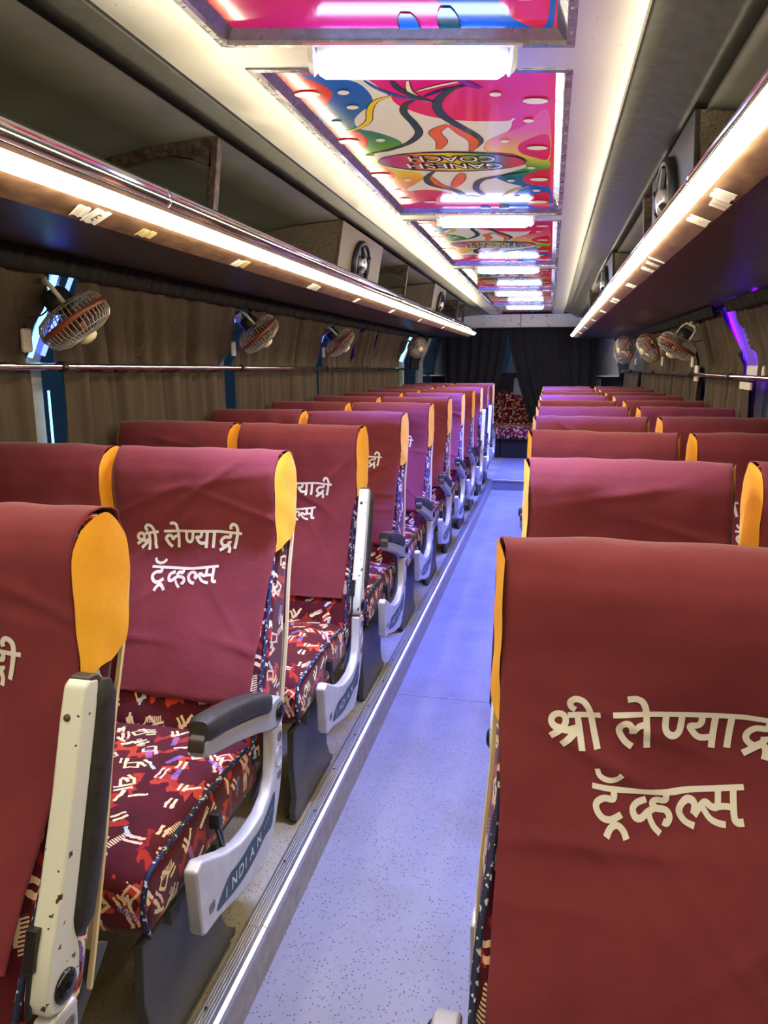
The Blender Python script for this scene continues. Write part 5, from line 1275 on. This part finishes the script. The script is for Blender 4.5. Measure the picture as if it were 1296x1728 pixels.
def mb_pivot(raised):
    g = arm_xyz(raised); mb = MB()
    c = Vector(g(0, 0, 0.0175)); mb.lathe([(0.022, -0.001), (0.022, 0.003), (0.015, 0.008), (0.002, 0.010)], c, (1, 0, 0), 18); return mb
def mb_latch(raised):
    g = arm_xyz(raised); mb = MB()
    mb.prism([(0.030, -0.046), (0.085, -0.046), (0.085, -0.030), (0.030, -0.034)], -0.018, -0.002, lambda p, q, x: g(p, q, x))
    mb.prism([(-0.03, -0.040), (0.032, -0.044), (0.032, -0.034), (-0.03, -0.030)], -0.012, -0.006, lambda p, q, x: g(p, q, x)); return mb
def mb_screw(raised):
    g = arm_xyz(raised); out = []
    for s in (0.352, 0.150):
        mb = MB(); out.append(mb); mb.lathe([(0.0055, 0), (0.0045, 0.002), (0.001, 0.0025)], g(s, -0.0245, -0.004), tuple(Vector(g(0, -1, 0)) - Vector(g(0, 0, 0))), 10)
    return out
def mb_tip(raised):
    g = arm_xyz(raised); mb = MB(); mb.prism([(0.375, -0.012), (0.407, -0.012), (0.410, 0.0), (0.410, 0.012), (0.400, 0.022), (0.375, 0.022)], -0.016, 0.016, lambda p, q, x: g(p, q, x)); return mb
def mb_lever():
    mb = MB(); x = AX_ - 0.010
    mb.tube([(x, -0.205, 0.325), (x, -0.215, 0.362), (x - 0.004, -0.225, 0.405)], [0.006, 0.007, 0.008], 8)
    mb.box((x - 0.004, -0.226, 0.412), (0.022, 0.020, 0.034)); return mb
LEG = [(-0.455, 0.300), (-0.462, 0.187), (-0.442, 0.085), (-0.460, 0.045), (-0.452, 0.012), (-0.425, 0.0), (-0.365, 0.0), (-0.345, 0.012), (-0.10, 0.010), (-0.075, 0.0), (-0.068, 0.016), (-0.100, 0.040), (-0.135, 0.095), (-0.140, 0.300)]
def mb_leg(x):
    mb = MB(); mb.prism(LEG, x - 0.010, x + 0.010)
    mb.prism([(-0.43, 0.0), (-0.10, 0.0), (-0.10, 0.006), (-0.43, 0.006)], x - 0.03, x + 0.012); return mb
def mb_frame():
    mb = MB(); 
    for y in (-0.36, -0.16): mb.box((0, y, 0.300), (0.46, 0.035, 0.030))
    mb.box((0, -0.10, 0.315), (0.44, 0.50, 0.012)); mb.prism([(0.0, 0.30), (0.10, 0.30), (0.24, 0.42), (0.20, 0.45), (0.06, 0.33)], -0.235, -0.225); mb.prism([(0.0, 0.30), (0.10, 0.30), (0.24, 0.42), (0.20, 0.45), (0.06, 0.33)], 0.225, 0.235)
    return mb

MESH = dict(back=mesh_backrest(), pipb=mesh_piping_back(), shell=mesh_shell(), cush=mesh_cushion(), pipc=mesh_piping_cushion(), bolt=mesh_bolts(), badge=mesh_badge())
MESH['decal'], MESH['dlet'] = meshes_decal()
MESH['dlet_m'] = meshes_decal(-1)[1]
MESH['badge_m'] = mesh_badge(-1)
COVERS = [meshes_cover(k) for k in (11, 23, 37, 58, 71)]
def seat(kind, label, group, cover=0, aisle=True, raised=False, legs=True, mirror=False):
    """one complete seat, aisle arm on +x"""
    t = thing('coach_seat', label, 'seat', (0, 0, 0), group)
    cu = link('seat_cushion', MESH['cush'], t); [link('piping', m, cu) for m in MESH['pipc']]
    b = link('backrest', MESH['back'], t); [link('piping', m, b) for m in MESH['pipb']]; link('back_shell', MESH['shell'], b)
    cov, sides, let = COVERS[cover]
    c = link('seat_cover', cov, t); c.modifiers.new('solid', 'SOLIDIFY').thickness = 0.002
    c.modifiers['solid'].offset = -1
    for s in sides: link('side_gusset', s, c)
    link('printed_lettering', let[1 if mirror else 0], c)
    make('seat_frame', mb_frame(), PEDESTAL, t)
    if legs:
        for x in (0.205, -0.205): make('leg', mb_leg(x), PEDESTAL, t, bevel=0.004)
    if aisle:
        br = make('side_bracket', mb_bracket(), SILVER, t, bevel=0.007, seg=3)
        d = link('maker_decal', MESH['decal'], br); d2 = link('lettering', MESH['dlet_m' if mirror else 'dlet'], br); [link('bolt', m, br) for m in MESH['bolt']]; link('badge', MESH['badge_m' if mirror else 'badge'], br)
        make('recline_lever', mb_lever(), BLACK, t, bevel=0.003)
        ar = make('armrest', mb_arm(raised), CHIPPED if raised else GREYMETAL, t, bevel=0.006, seg=3)
        make('arm_pad', mb_pad(raised), RUBBER, ar, True); make('pivot_cap', mb_pivot(raised), DARKGLOSS, ar, True)
        make('arm_tip', mb_tip(raised), plain('arm_tip_brown', (0.06, 0.045, 0.04), 0.4), ar, bevel=0.004)
        if raised: make('latch', mb_latch(raised), BLACK, ar, bevel=0.002); [make('screw', m, RUST, ar, True) for m in mb_screw(raised)]
    return t
def place(t, xc, yref, mirror=False, tilt=0.0):
    """yref = depth of the cushion/backrest hinge"""
    t.location = (xc, yref, pf(yref)); t.scale = (-1 if mirror else 1, 1, 1)
    t.rotation_euler = (0, 0, tilt)
    return t
GA, GW = 'maroon-covered aisle seats', 'maroon-covered window seats'
ORD = ['first', 'second', 'third', 'fourth', 'fifth', 'sixth', 'seventh', 'eighth', 'ninth', 'tenth', 'eleventh', 'twelfth']
LX, LW, RXA, RXW = -0.885, -1.388, 0.180, 0.700
proto = {}
def get(kind, cover, aisle, raised, label, group, mirror):
    k = (cover, aisle, raised, mirror)
    if k not in proto:
        proto[k] = seat(kind, label, group, cover, aisle, raised, True, mirror); return proto[k]
    c = copy_tree(proto[k]); c['label'] = label; c['group'] = group; return c
def copy_fresh(kind, cover, aisle, raised, label, group, xc, y, mirror, tilt=0.0):
    t = get(kind, cover, aisle, raised, label, group, mirror)
    return place(t, xc, y, mirror, tilt)
LEFT_Y = [0.663 + 0.818 * k for k in range(11)]
RAISED = {0, 2, 8, 9}
for k, y in enumerate(LEFT_Y):
    up = k in RAISED
    arm = 'with its chipped white armrest raised' if up else 'with its black armrest lowered'
    lab = 'maroon-covered aisle seat on the fan side, %s row, %s' % (ORD[k], arm)
    t = copy_fresh('aisle', k % 5, True, up, lab, GA, LX, y, False)
    lab = 'maroon-covered window seat on the fan side, %s row' % ORD[k]
    t = copy_fresh('window', (k + 2) % 5, False, False, lab, GW, LW, y + 0.02, False)
RIGHT_Y = [0.695, 1.46, 2.22, 2.98, 3.76, 4.53, 5.30, 6.08, 6.86, 7.64]
for k, y in enumerate(RIGHT_Y):
    lab = 'maroon-covered aisle seat on the purple-lit side, %s row' % ORD[k]
    t = copy_fresh('aisle', (k + 3) % 5, True, k == 1, lab, GA, RXA, y, True)
    if k == 0: t.scale.z = 0.985
    if k == 1: t.scale.x = -0.965; t.location.x += 0.004
    lab = 'maroon-covered window seat on the purple-lit side, %s row' % ORD[k]
    t = copy_fresh('window', (k + 1) % 5, False, False, lab, GW, RXW, y + 0.05, True)

# added blue cloth: blue light on a far seat's side put into colour
mb = MB(); rows = []
yk = LEFT_Y[9]
for j in range(13):
    t_ = j / 12; z = pf(yk) + 1.085 - 0.36 * t_; rows.append([(LX + HW + 0.014 + 0.004 * math.sin(q * 9 + j), yk + 0.25 + 0.13 * q + 0.01 * math.sin(t_ * 5), z) for q in [i / 8 for i in range(9)]])
mb.grid(rows); o = make('cloth', mb, BLUELIT, None, True, solid=0.004); tag(o, 'added cloth coloured as blue light on the side of a far seat', 'cloth')

# ---------------------------------------------------------------- rear bench: five seats side by side
def bench_meshes():
    def rounded(x0, x1, prof, r=0.02):
        mb = MB(); rows = []
        for x, i in ((x0, r), (x0 + 0.008, r * 0.35), (x0 + 0.03, 0), (x1 - 0.03, 0), (x1 - 0.008, r * 0.35), (x1, r)):
            cy = sum(p[0] for p in prof) / len(prof); cz = sum(p[1] for p in prof) / len(prof)
            rows.append([(x, p[0] + (cy - p[0]) * i / 0.15, p[1] + (cz - p[1]) * i / 0.4) for p in prof])
        mb.grid(rows, 0, True); n = len(prof); mb.add(rows[0], [tuple(range(n))]); mb.add(rows[-1], [tuple(range(n))]); return mb
    back = rounded(-0.255, 0.255, [(p.x, p.y) for p in spline([(0.0, 0.42, 0), (0.08, 0.62, 0), (0.14, 0.80, 0), (0.17, 0.92, 0), (0.20, 0.955, 0), (0.26, 0.95, 0), (0.29, 0.9, 0), (0.26, 0.62, 0), (0.18, 0.40, 0)], 4, True)])
    cush = rounded(-0.255, 0.255, [(p.x, p.y) for p in spline([(-0.47, 0.30, 0), (-0.485, 0.40, 0), (-0.45, 0.455, 0), (-0.2, 0.47, 0), (0.05, 0.46, 0), (0.08, 0.40, 0), (0.05, 0.29, 0), (-0.2, 0.28, 0), (-0.42, 0.28, 0)], 3, True)])
    head = rounded(-0.115, 0.115, [(p.x, p.y) for p in spline([(0.115, 0.90, 0), (0.11, 0.98, 0), (0.125, 1.09, 0), (0.16, 1.14, 0), (0.21, 1.13, 0), (0.225, 1.05, 0), (0.20, 0.92, 0), (0.16, 0.885, 0)], 4, True)], 0.03)
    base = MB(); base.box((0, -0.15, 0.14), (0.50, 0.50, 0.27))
    return back.mesh('backrest', FABRIC, True, True), cush.mesh('seat_cushion', FABRIC, True, True), head.mesh('headrest', GREYCUSH, True), base.mesh('seat_base', plain('under_bench_shade', (0.006, 0.006, 0.007), 0.7))  # black base colour stands in for the shade of the void under the bench
bb, bc, bh, bs = bench_meshes()
for k, x in enumerate((-1.43, -0.915, -0.40, 0.115, 0.63)):
    lab = ['patterned rear bench seat with grey headrest, in the fan-side corner', 'patterned rear bench seat mostly behind the swept black curtain', 'patterned rear bench seat facing the aisle, pale headrest in the curtain gap',
           'patterned rear bench seat behind the hanging black curtain, past the aisle seats', 'patterned rear bench seat in the purple-side corner'][k]
    t = thing('bench_seat', lab, 'seat', (x, 11.28, pf(11.28)), 'rear bench seats')
    link('backrest', bb, t); link('seat_cushion', bc, t); link('headrest', bh, t); link('seat_base', bs, t)
